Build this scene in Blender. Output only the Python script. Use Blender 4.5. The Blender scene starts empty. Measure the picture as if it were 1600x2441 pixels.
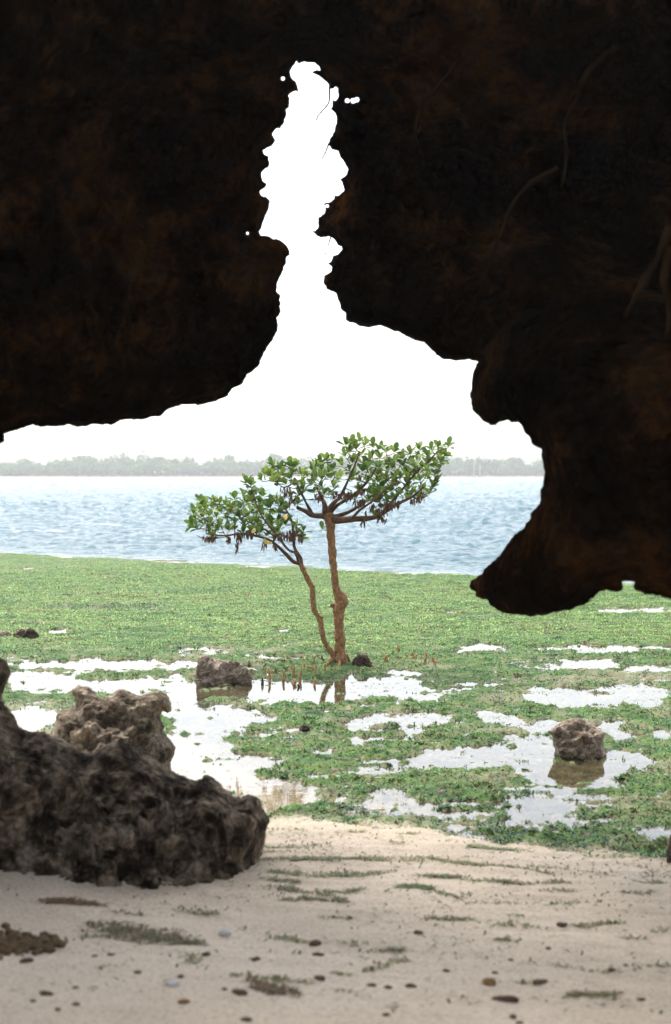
import bpy, bmesh, math, random
import numpy as np
from mathutils import Vector, Matrix, Quaternion
from mathutils.kdtree import KDTree
from mathutils.geometry import delaunay_2d_cdt

random.seed(7)
rng = np.random.default_rng(7)
scene = bpy.context.scene
C = scene.collection

# ------------------------------------------------------------------ camera
CAM_H = 1.6
F = 3390.0                      # focal length in photo pixels (50 mm lens)
PITCH = math.atan(92.5 / F)
cam_data = bpy.data.cameras.new('camera')
cam = bpy.data.objects.new('camera', cam_data)
C.objects.link(cam)
cam.location = (0, 0, CAM_H)
cam.rotation_euler = (math.pi / 2 - PITCH, 0, 0)
cam_data.sensor_fit = 'VERTICAL'
cam_data.sensor_height = 36.0
cam_data.lens = 50.0
cam_data.clip_start = 0.05
cam_data.clip_end = 4000.0
cam_data.dof.use_dof = True
cam_data.dof.focus_distance = 11.6
cam_data.dof.aperture_fstop = 3.2
scene.camera = cam

# ------------------------------------------------------------------ light
SUN_EL, SUN_AZ = math.radians(58), math.radians(-28)     # azimuth from +Y towards +X
world = bpy.data.worlds.new('World')
scene.world = world
world.use_nodes = True
wn = world.node_tree.nodes
bg = wn['Background']
sky = wn.new('ShaderNodeTexSky')
sky.sky_type = 'NISHITA'
sky.sun_disc = False
sky.sun_elevation = SUN_EL
sky.sun_rotation = SUN_AZ
sky.air_density = 1.0
sky.dust_density = 3.5
sky.ozone_density = 1.0
hs = wn.new('ShaderNodeHueSaturation')          # thin white overcast: the same sky with most of its blue washed out
hs.inputs['Saturation'].default_value = 0.5
world.node_tree.links.new(sky.outputs[0], hs.inputs['Color'])
world.node_tree.links.new(hs.outputs[0], bg.inputs[0])
bg.inputs[1].default_value = 0.14
sun_d = bpy.data.lights.new('sun', 'SUN')
sun = bpy.data.objects.new('sun', sun_d)
C.objects.link(sun)
sun_d.energy = 1.0
sun_d.angle = math.radians(18)
sun_d.color = (1.0, 0.95, 0.88)
sdir = Vector((math.sin(SUN_AZ) * math.cos(SUN_EL), math.cos(SUN_AZ) * math.cos(SUN_EL), math.sin(SUN_EL)))
sun.rotation_euler = (-sdir).to_track_quat('-Z', 'Y').to_euler()

vs = scene.view_settings
vs.view_transform = 'Standard'
vs.look = 'None'
vs.exposure = 1.95
vs.gamma = 1.0
vs.use_curve_mapping = False
scene.cycles.use_adaptive_sampling = True
scene.cycles.adaptive_threshold = 0.025
scene.cycles.max_bounces = 6
scene.cycles.diffuse_bounces = 3
scene.cycles.glossy_bounces = 3
scene.cycles.transparent_max_bounces = 8

# ------------------------------------------------------------------ helpers
SA, CA = math.sin(PITCH), math.cos(PITCH)

def at(px, py, Y):
    """world point seen at photo pixel (px,py) at forward distance Y (numpy ok)"""
    xc = (np.asarray(px, float) - 800.0) / F
    yc = (1220.5 - np.asarray(py, float)) / F
    dy = CA + yc * SA
    dz = -SA + yc * CA
    k = Y / dy
    return np.stack([xc * k, np.broadcast_to(np.asarray(Y, float), xc.shape) * 1.0, CAM_H + dz * k], -1)

def ground_pt(px, py, z=0.0):
    xc = (px - 800.0) / F
    yc = (1220.5 - py) / F
    dy = CA + yc * SA
    dz = -SA + yc * CA
    k = (z - CAM_H) / dz
    return np.array([xc * k, dy * k, z])

def project(x, y, z):
    v = y * CA - (z - CAM_H) * SA
    u = y * SA + (z - CAM_H) * CA
    v = np.maximum(v, 0.05)
    return 800 + F * x / v, 1220.5 - F * u / v

_perm = np.random.default_rng(3).permutation(256).astype(np.int64)
_perm = np.concatenate([_perm, _perm, _perm])
_grad = np.random.default_rng(5).normal(size=(256, 3))
_grad /= np.linalg.norm(_grad, axis=1)[:, None]
_pt = np.random.default_rng(9).random((256, 3))

def _hash(i, j, k):
    return _perm[_perm[_perm[i & 255] + (j & 255)] + (k & 255)]

def perlin(p):
    p = np.asarray(p, float)
    i = np.floor(p).astype(np.int64)
    f = p - i
    w = f * f * f * (f * (f * 6 - 15) + 10)
    out = np.zeros(len(p))
    for a in (0, 1):
        wa = w[:, 0] if a else 1 - w[:, 0]
        for b in (0, 1):
            wb = w[:, 1] if b else 1 - w[:, 1]
            for c in (0, 1):
                wc = w[:, 2] if c else 1 - w[:, 2]
                g = _grad[_hash(i[:, 0] + a, i[:, 1] + b, i[:, 2] + c)]
                d = (f[:, 0] - a) * g[:, 0] + (f[:, 1] - b) * g[:, 1] + (f[:, 2] - c) * g[:, 2]
                out += wa * wb * wc * d
    return out * 1.5

def fbm(p, octv=4, gain=0.5, lac=2.03):
    p = np.asarray(p, float)
    o = np.zeros(len(p)); a = 1.0; s = 0
    for k in range(octv):
        o += a * perlin(p + 17.3 * k); s += a
        a *= gain; p = p * lac
    return o / s * 1.4

def ridged(p, octv=4):
    p = np.asarray(p, float)
    o = np.zeros(len(p)); a = 1.0; s = 0
    for k in range(octv):
        o += a * (1 - 2 * np.abs(perlin(p + 31.7 * k))); s += a
        a *= 0.5; p = p * 2.1
    return o / s

def worley(p):
    p = np.asarray(p, float)
    i = np.floor(p).astype(np.int64)
    best = np.full(len(p), 9.0)
    for a in (-1, 0, 1):
        for b in (-1, 0, 1):
            for c in (-1, 0, 1):
                ci = i + np.array([a, b, c])
                q = ci + _pt[_hash(ci[:, 0], ci[:, 1], ci[:, 2])]
                d = ((q - p) ** 2).sum(1)
                best = np.minimum(best, d)
    return np.sqrt(best)

def p3(x, y, s=1.0, z=0.0):
    return np.stack([x * s, y * s, np.full(np.shape(x), z, float)], -1)

def sstep(a, b, x):
    t = np.clip((x - a) / (b - a), 0, 1)
    return t * t * (3 - 2 * t)

def mesh_np(name, V, faces, smooth=True):
    """fast mesh from arrays: faces (n,3) or (n,4)"""
    me = bpy.data.meshes.new(name)
    V = np.asarray(V, np.float32); faces = np.asarray(faces, np.int32)
    n, k = faces.shape
    me.vertices.add(len(V)); me.vertices.foreach_set('co', V.ravel())
    me.loops.add(n * k); me.loops.foreach_set('vertex_index', faces.ravel())
    me.polygons.add(n)
    me.polygons.foreach_set('loop_start', np.arange(0, n * k, k, dtype=np.int32))
    me.polygons.foreach_set('loop_total', np.full(n, k, np.int32))
    me.polygons.foreach_set('use_smooth', np.full(n, smooth, bool))
    me.update(calc_edges=True)
    return me

def add_attr(me, name, arr):
    a = me.attributes.new(name, 'FLOAT', 'POINT')
    a.data.foreach_set('value', np.asarray(arr, np.float32))

def add_col(me, name, rgb):
    a = me.attributes.new(name, 'FLOAT_COLOR', 'POINT')
    c = np.ones((len(rgb), 4), np.float32); c[:, :3] = rgb
    a.data.foreach_set('color', c.ravel())

def link(name, me, mat, parent=None):
    o = bpy.data.objects.new(name, me)
    C.objects.link(o)
    if mat is not None and len(me.materials) == 0:
        me.materials.append(mat)
    if parent is not None:
        o.parent = parent
    return o

def empty(name, loc=(0, 0, 0)):
    o = bpy.data.objects.new(name, None)
    o.empty_display_size = 0.1
    C.objects.link(o); o.location = loc
    return o

def tag(o, label=None, cat=None, group=None, kind=None):
    if label: o['label'] = label
    if cat: o['category'] = cat
    if group: o['group'] = group
    if kind: o['kind'] = kind
    return o

# ------------------------------------------------------------------ materials
def new_mat(name):
    m = bpy.data.materials.new(name)
    m.use_nodes = True
    return m, m.node_tree.nodes, m.node_tree.links, m.node_tree.nodes['Principled BSDF']

def ramp(nodes, stops):
    r = nodes.new('ShaderNodeValToRGB')
    e = r.color_ramp.elements
    e[0].position, e[0].color = stops[0][0], (*stops[0][1], 1)
    e[1].position, e[1].color = stops[-1][0], (*stops[-1][1], 1)
    for p, c in stops[1:-1]:
        x = e.new(p); x.color = (*c, 1)
    return r

def noise_node(nodes, links, scale, detail=6, rough=0.6, coord='Object', dist=0.0, stretch=None):
    tc = nodes.new('ShaderNodeTexCoord')
    n = nodes.new('ShaderNodeTexNoise')
    n.inputs['Scale'].default_value = scale
    n.inputs['Detail'].default_value = detail
    n.inputs['Roughness'].default_value = rough
    n.inputs['Distortion'].default_value = dist
    if stretch:
        mp = nodes.new('ShaderNodeMapping'); mp.inputs['Scale'].default_value = stretch
        links.new(tc.outputs[coord], mp.inputs[0]); links.new(mp.outputs[0], n.inputs['Vector'])
    else:
        links.new(tc.outputs[coord], n.inputs['Vector'])
    return n

def add_bump(nodes, links, b, heights, strength, dist):
    """heights: list of (socket, weight)"""
    prev = None
    for s, w in heights:
        m = nodes.new('ShaderNodeMath'); m.operation = 'MULTIPLY_ADD'
        links.new(s, m.inputs[0]); m.inputs[1].default_value = w
        if prev is None: m.inputs[2].default_value = 0
        else: links.new(prev, m.inputs[2])
        prev = m.outputs[0]
    bp = nodes.new('ShaderNodeBump')
    bp.inputs['Strength'].default_value = strength
    bp.inputs['Distance'].default_value = dist
    links.new(prev, bp.inputs['Height']); links.new(bp.outputs[0], b.inputs['Normal'])
    return bp

def rock_mat(name, stops, scale=3.0, bump=0.02, rough=0.9, fine=40.0, spec=0.12):
    m, n, l, b = new_mat(name)
    n1 = noise_node(n, l, scale, 10, 0.68, dist=0.4 if spec else 0.0)
    r = ramp(n, stops); l.new(n1.outputs[0], r.inputs[0])
    n2 = noise_node(n, l, fine, 6, 0.7)
    mx = n.new('ShaderNodeMix'); mx.data_type = 'RGBA'; mx.blend_type = 'MULTIPLY'
    mx.inputs[0].default_value = 0.75
    r2 = ramp(n, [(0.36, (0.30, 0.27, 0.25)), (0.62, (1.4, 1.36, 1.3))]); l.new(n2.outputs[0], r2.inputs[0])
    l.new(r.outputs[0], mx.inputs[6]); l.new(r2.outputs[0], mx.inputs[7])
    l.new(mx.outputs[2], b.inputs['Base Color'])
    b.inputs['Roughness'].default_value = rough
    b.inputs['Specular IOR Level'].default_value = spec
    vo = n.new('ShaderNodeTexVoronoi'); vo.inputs['Scale'].default_value = fine * 0.7
    tc2 = n.new('ShaderNodeTexCoord'); l.new(tc2.outputs['Object'], vo.inputs['Vector'])
    add_bump(n, l, b, [(n1.outputs[0], 1.0), (n2.outputs[0], 0.5), (vo.outputs['Distance'], 0.5)], 1.0, bump)
    return m

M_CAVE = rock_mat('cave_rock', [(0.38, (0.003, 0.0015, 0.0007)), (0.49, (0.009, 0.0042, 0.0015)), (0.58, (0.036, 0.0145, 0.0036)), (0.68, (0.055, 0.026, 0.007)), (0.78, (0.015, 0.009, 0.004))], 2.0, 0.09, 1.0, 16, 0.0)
M_FRONT = rock_mat('weathered_coral_rock', [(0.40, (0.022, 0.015, 0.009)), (0.47, (0.10, 0.073, 0.046)), (0.54, (0.26, 0.20, 0.135)), (0.62, (0.45, 0.365, 0.265))], 11.0, 0.05, 0.9, 38)
M_BACK = rock_mat('tan_coral_rock', [(0.34, (0.050, 0.038, 0.026)), (0.48, (0.20, 0.160, 0.112)), (0.62, (0.36, 0.30, 0.22))], 9.0, 0.04, 0.9, 50)
M_BOULDER = rock_mat('brown_reef_boulder', [(0.34, (0.070, 0.052, 0.037)), (0.5, (0.21, 0.165, 0.122)), (0.66, (0.37, 0.30, 0.235))], 8.0, 0.02, 0.85, 60)
M_DARKROCK = rock_mat('dark_reef_stone', [(0.3, (0.02, 0.013, 0.008)), (0.5, (0.06, 0.038, 0.024)), (0.7, (0.12, 0.08, 0.055))], 10.0, 0.02, 0.8, 70)

def simple_mat(name, c1, c2, scale, rough=0.8, bump=0.0, spec=0.3, stretch=None):
    m, n, l, b = new_mat(name)
    n1 = noise_node(n, l, scale, 5, 0.6, stretch=stretch)
    r = ramp(n, [(0.32, c1), (0.68, c2)]); l.new(n1.outputs[0], r.inputs[0])
    l.new(r.outputs[0], b.inputs['Base Color'])
    b.inputs['Roughness'].default_value = rough
    b.inputs['Specular IOR Level'].default_value = spec
    if bump: add_bump(n, l, b, [(n1.outputs[0], 1.0)], 1.0, bump)
    return m

M_BARK = simple_mat('mangrove_bark', (0.13, 0.060, 0.024), (0.38, 0.205, 0.09), 60, 0.85, 0.014, 0.2, (1, 1, 0.6))
M_TWIG = simple_mat('mangrove_twig', (0.05, 0.026, 0.014), (0.14, 0.075, 0.04), 40, 0.85)
M_SPIKE = simple_mat('breathing_root', (0.20, 0.105, 0.036), (0.50, 0.29, 0.11), 45, 0.8, 0.003)
M_WITHER = simple_mat('withered_leaf', (0.045, 0.022, 0.011), (0.16, 0.078, 0.036), 30, 0.9)
M_PEBBLE = simple_mat('dark_pebble', (0.075, 0.042, 0.022), (0.17, 0.10, 0.055), 60, 0.85, 0.002)
M_SHELL = simple_mat('pale_shell', (0.45, 0.42, 0.38), (0.62, 0.60, 0.56), 60, 0.6)
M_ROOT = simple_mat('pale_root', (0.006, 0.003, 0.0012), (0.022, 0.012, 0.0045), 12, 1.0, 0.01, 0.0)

def attr_mat(name, rough=0.7, translucent=0.0, spec=0.3):
    m, n, l, b = new_mat(name)
    a = n.new('ShaderNodeAttribute'); a.attribute_name = 'tint'
    l.new(a.outputs['Color'], b.inputs['Base Color'])
    b.inputs['Roughness'].default_value = rough
    b.inputs['Specular IOR Level'].default_value = spec
    if translucent:
        t = n.new('ShaderNodeBsdfTranslucent'); l.new(a.outputs['Color'], t.inputs[0])
        mx = n.new('ShaderNodeMixShader'); mx.inputs[0].default_value = translucent
        l.new(b.outputs[0], mx.inputs[1]); l.new(t.outputs[0], mx.inputs[2])
        l.new(mx.outputs[0], n['Material Output'].inputs[0])
    return m
M_ALGAE = attr_mat('green_algae', 0.55, 0.25, 0.14)
M_WRACK = attr_mat('drift_seaweed', 0.6, 0.15)
M_FARLEAF = attr_mat('far_foliage', 0.8, 0.2)

def leaf_mat(name, c1, c2):
    m, n, l, b = new_mat(name)
    oi = n.new('ShaderNodeObjectInfo')
    r = ramp(n, [(0.0, c1), (1.0, c2)]); l.new(oi.outputs['Random'], r.inputs[0])
    l.new(r.outputs[0], b.inputs['Base Color'])
    b.inputs['Roughness'].default_value = 0.5; b.inputs['Specular IOR Level'].default_value = 0.3
    t = n.new('ShaderNodeBsdfTranslucent'); l.new(r.outputs[0], t.inputs[0])
    mx = n.new('ShaderNodeMixShader'); mx.inputs[0].default_value = 0.3
    l.new(b.outputs[0], mx.inputs[1]); l.new(t.outputs[0], mx.inputs[2])
    l.new(mx.outputs[0], n['Material Output'].inputs[0])
    return m
M_LEAF = leaf_mat('mangrove_leaf', (0.045, 0.115, 0.020), (0.23, 0.315, 0.065))
M_LEAFY = leaf_mat('yellow_leaf', (0.42, 0.30, 0.04), (0.50, 0.33, 0.05))
M_LEAFMASS = attr_mat('mangrove_leaf_mass', 0.5, 0.3, 0.3)

# ------------------------------------------------------------------ ground
POOLS = [  # (x0,x1,y0,y1) extents in the photograph of each stretch of open water
 (22,466,1573,1597),(10,166,1604,1652),(165,470,1616,1656),(18,140,1688,1745),(404,620,1678,1742),(300,480,1640,1700),
 (410,640,1795,1880),(400,540,1735,1812),(560,720,1850,1925),(516,725,1872,1932),(400,470,1604,1662),(452,604,1624,1664),(575,842,1626,1675),(810,1030,1614,1665),
 (815,962,1703,1737),(914,1075,1699,1732),(960,1038,1731,1755),(980,1102,1788,1832),(884,936,1896,1926),(965,1050,1912,1940),
 (604,752,1563,1580),(396,467,1577,1589),(515,562,1766,1781),(930,1012,1596,1611),(590,640,1708,1724),
 (1244,1610,1632,1686),(1294,1532,1537,1554),(1086,1217,1539,1552),(1538,1620,1537,1550),(1363,1475,1571,1596),
 (1136,1240,1698,1719),(1000,1075,1700,1720),(1248,1340,1716,1747),(1405,1502,1718,1747),(1200,1325,1751,1782),
 (1083,1330,1773,1828),(1258,1345,1822,1866),(1310,1470,1800,1868),(1370,1490,1862,1882),(1440,1534,1747,1771),
 (1444,1540,1797,1824),(1544,1620,1740,1762),(1220,1350,1916,1951),(1500,1640,1974,2020),(1440,1520,1838,1852),
 (120,175,1503,1512),(580,640,1590,1600),(360,430,1452,1458),(230,280,1368,1374),(0,70,1354,1360),(1420,1600,1450,1462),(1050,1110,1458,1464),
 (1120,1160,1535,1540),(1560,1620,1556,1566),(1480,1600,1590,1602),(640,700,1500,1507),(700,790,1790,1802),(760,830,1848,1862),
 (560,600,1748,1756),(850,900,1770,1780),(1000,1060,1660,1674),(1080,1130,1640,1650),(660,720,1640,1650)]
DAMP = [(760,1130,1890,1950),(1080,1500,1880,1990),(1000,1300,1930,1980),(1200,1500,1565,1605),(380,560,1540,1562),(90,420,1440,1456)]

def sea_edge(x):
    return 23.75 - 0.71 * np.clip(x, -14, 8)

def beach_edge(x):
    return np.where(x < 0, 6.5 - 0.42 * np.clip(x, -0.6, 0) - 1.6 * np.clip(x + 0.6, -1.5, 0) * 0.3, 6.5 - 0.42 * np.clip(x, 0, 2.5))

def ground_fn(x, y):
    """height of the shore (0 = water level) and how much algae covers it"""
    x = np.asarray(x, float); y = np.asarray(y, float)
    px, py = project(x, y, 0.0 * x)
    w1 = fbm(p3(x, y, 2.2, 3.1), 4); w2 = fbm(p3(x, y, 2.2, 9.4), 4)
    wf = fbm(p3(x, y, 9.0, 5.5), 3)
    k = np.clip(12.0 / np.maximum(y, 2), 0.3, 2)
    qx = px + (44 * w1 + 26 * wf) * k; qy = py + (10 * w2 + 8 * wf) * k
    p = np.full(x.shape, -1.5)
    for (a, b, c, d) in POOLS:
        e = 1 - np.abs((qx - (a + b) / 2) / ((b - a) / 2)) ** 2.4 - np.abs((qy - (c + d) / 2) / ((d - c) / 2)) ** 2.4
        p = np.maximum(p, e)
    dmp = np.full(x.shape, -1.5)
    for (a, b, c, d) in DAMP:
        e = 1 - ((qx - (a + b) / 2) / ((b - a) / 2)) ** 2 - ((qy - (c + d) / 2) / ((d - c) / 2)) ** 2
        dmp = np.maximum(dmp, e)
    n1 = fbm(p3(x, y, 0.9, 1.0), 4)
    n2 = fbm(p3(x, y, 5.0, 2.0), 4)
    n3 = fbm(p3(x, y, 20.0, 4.0), 3)
    far = sstep(11.5, 14.5, y)
    flat = 0.0055 + 0.0062 * far + 0.007 * n1 * (1 - 0.4 * far) + 0.015 * n2 * (1.35 - 0.35 * far) + 0.016 * n3 * (1.5 - 0.5 * far)
    mnd = ridged(np.stack([x * 1.3, y * 2.8, np.full(x.shape, 6.6)], -1), 4)
    flat = flat + 0.008 * mnd * (1 - 0.4 * far)
    flat = flat - (0.027 + 0.007 * far) * sstep(-0.6, 0.35, p) - 0.011 * sstep(-0.1, 0.5, dmp)
    # loose clumps standing in the pools and puddles between the clumps
    wi = worley(np.stack([x * 4.2 + 0.5 * w1, y * 6.0 + 0.5 * w2, np.full(x.shape, 0.5)], -1))
    wq_ = worley(np.stack([x * 4.0 + 0.8 * w2 + 3, y * 8.5 + 0.8 * w1, np.full(x.shape, 40.5)], -1))
    wp_ = worley(np.stack([x * 2.6 + 0.8 * w2, y * 5.2 + 0.8 * w1, np.full(x.shape, 20.5)], -1))
    flat = flat + 0.018 * sstep(0.30, 0.06, wi) * (1 - far) - 0.020 * sstep(0.46, 0.12, wp_) * (1 - 0.55 * far) * sstep(-0.35, 0.25, w1 + 0.2) - 0.022 * sstep(0.40, 0.10, wq_) * (1 - far) * sstep(1250, 850, px)
    stk_ = fbm(np.stack([x * 1.3, y * 7.5, np.full(x.shape, 13.0)], -1), 4)
    flat = flat + 0.020 * stk_ * (1 - 0.35 * far)
    # hump the mangrove stands on
    flat = flat + 0.022 * np.exp(-(((x - 0.0) / 0.9) ** 2 + ((y - 11.9) / 0.45) ** 2))
    tb = beach_edge(x) + 0.18 * n1 + 0.10 * n2 - y
    ripple = 0.0012 * np.sin((y * 1.0 + 0.25 * n1 + 0.08 * n2) * 2 * math.pi / 0.16) * sstep(0.0, 0.5, tb)
    beach = 0.010 + 0.080 * np.clip(tb, -1, 30) + ripple + 0.012 * n1 + 0.004 * n2 + 0.0015 * n3
    beach = np.where(tb > 2.6, beach * 1.0, beach)
    b = sstep(-0.12, 0.12, tb)
    # the bright wet sand that reaches in between the rocks on the left stays bare
    h = flat * (1 - b) + beach * b
    ds = y - sea_edge(x) + 1.1 * n1 + 0.5 * n2
    h = h - 0.10 * sstep(-0.6, 1.2, ds) - 0.9 * sstep(0.5, 30, ds) - 0.8 * sstep(20, 90, ds)
    h = h + 4.0 * sstep(425, 470, y)
    bare = sstep(0.10, 0.45, fbm(p3(x, y, 1.4, 7.7), 4) + 0.25 * n2 - 0.30 * far)
    cover = sstep(-0.006, 0.002, h) * (1 - b) * (1 - sstep(-0.1, 0.6, ds)) * (1 - 0.4 * bare)
    return h, np.clip(cover, 0, 1), dmp, b


ys = [-9.0, -7, -5, -3.5, -2.2, -1.2, -0.3, 0.5, 1.2, 1.8, 2.3, 2.7, 3.0]
while ys[-1] < 6.3: ys.append(ys[-1] + 0.022)
while ys[-1] < 30: ys.append(ys[-1] + 0.0042 * ys[-1] - 0.004)
while ys[-1] < 680: ys.append(ys[-1] * 1.045)
ys = np.array(ys)
NX = 400
t = np.linspace(-1, 1, NX)
tt = 0.62 * t + 0.38 * t ** 5 * np.sign(1)
X = tt[None, :] * (0.50 * np.maximum(ys, 2.5)[:, None] + 2.2)
X = X + (np.sign(tt) * np.abs(t) ** 9)[None, :] * (6 + 0.4 * np.maximum(ys, 0))[:, None]
Yg = np.repeat(ys[:, None], NX, 1)
xf, yf = X.ravel(), Yg.ravel()
hg, cov, dmpg, bg_ = ground_fn(xf, yf)
NY = len(ys)
idx = np.arange(NY * NX).reshape(NY, NX)
quads = np.stack([idx[:-1, :-1], idx[:-1, 1:], idx[1:, 1:], idx[1:, :-1]], -1).reshape(-1, 4)
gm = mesh_np('ground', np.stack([xf, yf, hg], -1), quads)
add_attr(gm, 'cover', cov); add_attr(gm, 'beach', bg_); add_attr(gm, 'dry_lift', sstep(0.03, 0.14, hg)); add_attr(gm, 'mud', np.maximum(sstep(0.012, -0.012, hg), 0.75 * (1 - bg_) * (yf < 40)) * sstep(6.4, 8.0, yf + 1.2 * xf))

m, n, l, b = new_mat('shore')
ca = n.new('ShaderNodeAttribute'); ca.attribute_name = 'cover'
s1 = noise_node(n, l, 1.6, 6, 0.6)
s2 = noise_node(n, l, 90, 4, 0.7)
s3 = noise_node(n, l, 14, 5, 0.6, stretch=(0.6, 1.6, 1))
sr = ramp(n, [(0.3, (0.345, 0.287, 0.216)), (0.7, (0.44, 0.374, 0.292))]); l.new(s1.outputs[0], sr.inputs[0])
sg = ramp(n, [(0.34, (0.55, 0.5, 0.46)), (0.5, (1.0, 1.0, 1.0)), (0.7, (1.12, 1.1, 1.08))]); l.new(s2.outputs[0], sg.inputs[0])
mm = n.new('ShaderNodeMix'); mm.data_type = 'RGBA'; mm.blend_type = 'MULTIPLY'; mm.inputs[0].default_value = 0.8
l.new(sr.outputs[0], mm.inputs[6]); l.new(sg.outputs[0], mm.inputs[7])
a1 = noise_node(n, l, 5.5, 7, 0.7)
ar = ramp(n, [(0.34, (0.008, 0.030, 0.016)), (0.45, (0.030, 0.080, 0.018)), (0.56, (0.080, 0.140, 0.030)), (0.66, (0.11, 0.075, 0.038))])
a2 = noise_node(n, l, 55, 4, 0.7, stretch=(0.6, 1.4, 1))
am1 = n.new('ShaderNodeMath'); am1.operation = 'MULTIPLY_ADD'; am1.inputs[1].default_value = 0.55; am1.inputs[2].default_value = 0.0; l.new(a1.outputs[0], am1.inputs[0])
am2 = n.new('ShaderNodeMath'); am2.operation = 'MULTIPLY_ADD'; am2.inputs[1].default_value = 0.45; l.new(a2.outputs[0], am2.inputs[0]); l.new(am1.outputs[0], am2.inputs[2])
l.new(am2.outputs[0], ar.inputs[0])
ha = n.new('ShaderNodeAttribute'); ha.attribute_name = 'dry_lift'
md_ = n.new('ShaderNodeMix'); md_.data_type = 'RGBA'; md_.blend_type = 'MULTIPLY'
md_.inputs[7].default_value = (1.74, 1.69, 1.62, 1); l.new(ha.outputs['Fac'], md_.inputs[0]); l.new(mm.outputs[2], md_.inputs[6])  # higher sand lightened: drier, and to make up for weak light there
mc = n.new('ShaderNodeMix'); mc.data_type = 'RGBA'
l.new(ca.outputs['Fac'], mc.inputs[0]); l.new(md_.outputs[2], mc.inputs[6]); l.new(ar.outputs[0], mc.inputs[7])
mu = n.new('ShaderNodeAttribute'); mu.attribute_name = 'mud'
mr = ramp(n, [(0.35, (0.040, 0.040, 0.018)), (0.65, (0.12, 0.098, 0.052))]); l.new(a1.outputs[0], mr.inputs[0])
mq = n.new('ShaderNodeMix'); mq.data_type = 'RGBA'
mi_ = n.new('ShaderNodeMath'); mi_.operation = 'MULTIPLY_ADD'; mi_.inputs[1].default_value = -0.8; mi_.inputs[2].default_value = 1.0; l.new(ca.outputs['Fac'], mi_.inputs[0])
mj_ = n.new('ShaderNodeMath'); mj_.operation = 'MULTIPLY'; l.new(mi_.outputs[0], mj_.inputs[0]); l.new(mu.outputs['Fac'], mj_.inputs[1])
l.new(mj_.outputs[0], mq.inputs[0]); l.new(mc.outputs[2], mq.inputs[6]); l.new(mr.outputs[0], mq.inputs[7])
l.new(mq.outputs[2], b.inputs['Base Color'])
b.inputs['Roughness'].default_value = 0.8
b.inputs['Specular IOR Level'].default_value = 0.1
add_bump(n, l, b, [(s2.outputs[0], 0.25), (s3.outputs[0], 1.0), (a1.outputs[0], 0.4)], 0.5, 0.012)
tag(link('ground', gm, m), kind='structure')

def ground_at(x, y, *fields):
    """the ground mesh's own height (and other per-vertex values) at x,y"""
    x = np.asarray(x, float); y = np.asarray(y, float)
    i = np.clip(np.searchsorted(ys, y) - 1, 0, NY - 2)
    fy = np.clip((y - ys[i]) / (ys[i + 1] - ys[i]), 0, 1)
    A = 0.50 * np.maximum(y, 2.5) + 2.2; B = 6 + 0.4 * np.maximum(y, 0)
    lo = np.full(x.shape, -1.0); hi = np.full(x.shape, 1.0)
    for _ in range(24):
        md = (lo + hi) / 2
        v = (0.62 * md + 0.38 * md ** 5) * A + np.sign(md) * np.abs(md) ** 9 * B
        up = v < x
        lo = np.where(up, md, lo); hi = np.where(up, hi, md)
    c = ((lo + hi) / 2 + 1) / 2 * (NX - 1)
    j = np.clip(c.astype(int), 0, NX - 2); fx = np.clip(c - j, 0, 1)
    out = []
    for f_ in (fields or (hg,)):
        G = f_.reshape(NY, NX)
        out.append((G[i, j] * (1 - fx) + G[i, j + 1] * fx) * (1 - fy) + (G[i + 1, j] * (1 - fx) + G[i + 1, j + 1] * fx) * fy)
    return out if len(out) > 1 else out[0]

def gz(x, y):
    return float(ground_at(np.array([x]), np.array([y]))[0])

# ------------------------------------------------------------------ pool water (one still sheet at water level)
def water_mat(name, tint, bump_scale, bump_d, rough):
    m, n, l, b = new_mat(name)
    n.remove(b)
    g = n.new('ShaderNodeBsdfGlossy'); g.inputs['Roughness'].default_value = rough
    tr = n.new('ShaderNodeBsdfTransparent'); tr.inputs[0].default_value = (*tint, 1)
    fr = n.new('ShaderNodeFresnel'); fr.inputs[0].default_value = 1.33
    mx = n.new('ShaderNodeMixShader')
    l.new(fr.outputs[0], mx.inputs[0]); l.new(tr.outputs[0], mx.inputs[1]); l.new(g.outputs[0], mx.inputs[2])
    l.new(mx.outputs[0], n['Material Output'].inputs[0])
    if bump_d:
        nn = noise_node(n, l, bump_scale, 3, 0.5, stretch=(0.6, 1.5, 1))
        bp = n.new('ShaderNodeBump'); bp.inputs['Strength'].default_value = 0.5; bp.inputs['Distance'].default_value = bump_d
        l.new(nn.outputs[0], bp.inputs['Height']); l.new(bp.outputs[0], g.inputs['Normal']); l.new(bp.outputs[0], fr.inputs['Normal'])
    return m
M_POOL = water_mat('pool_water', (0.86, 0.85, 0.78), 8, 0.0015, 0.02)
pv = []
pxs = np.linspace(-22, 16, 60)
for x in pxs: pv.append((x, 4.0, 0.0))
for x in pxs: pv.append((x, float(sea_edge(np.array(x))) - 0.2, 0.0))
k = len(pxs)
pf = [(i, i + 1, k + i + 1, k + i) for i in range(k - 1)]
tag(link('tide_pool_water', mesh_np('tide_pool_water', pv, pf), M_POOL), kind='structure')

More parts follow.
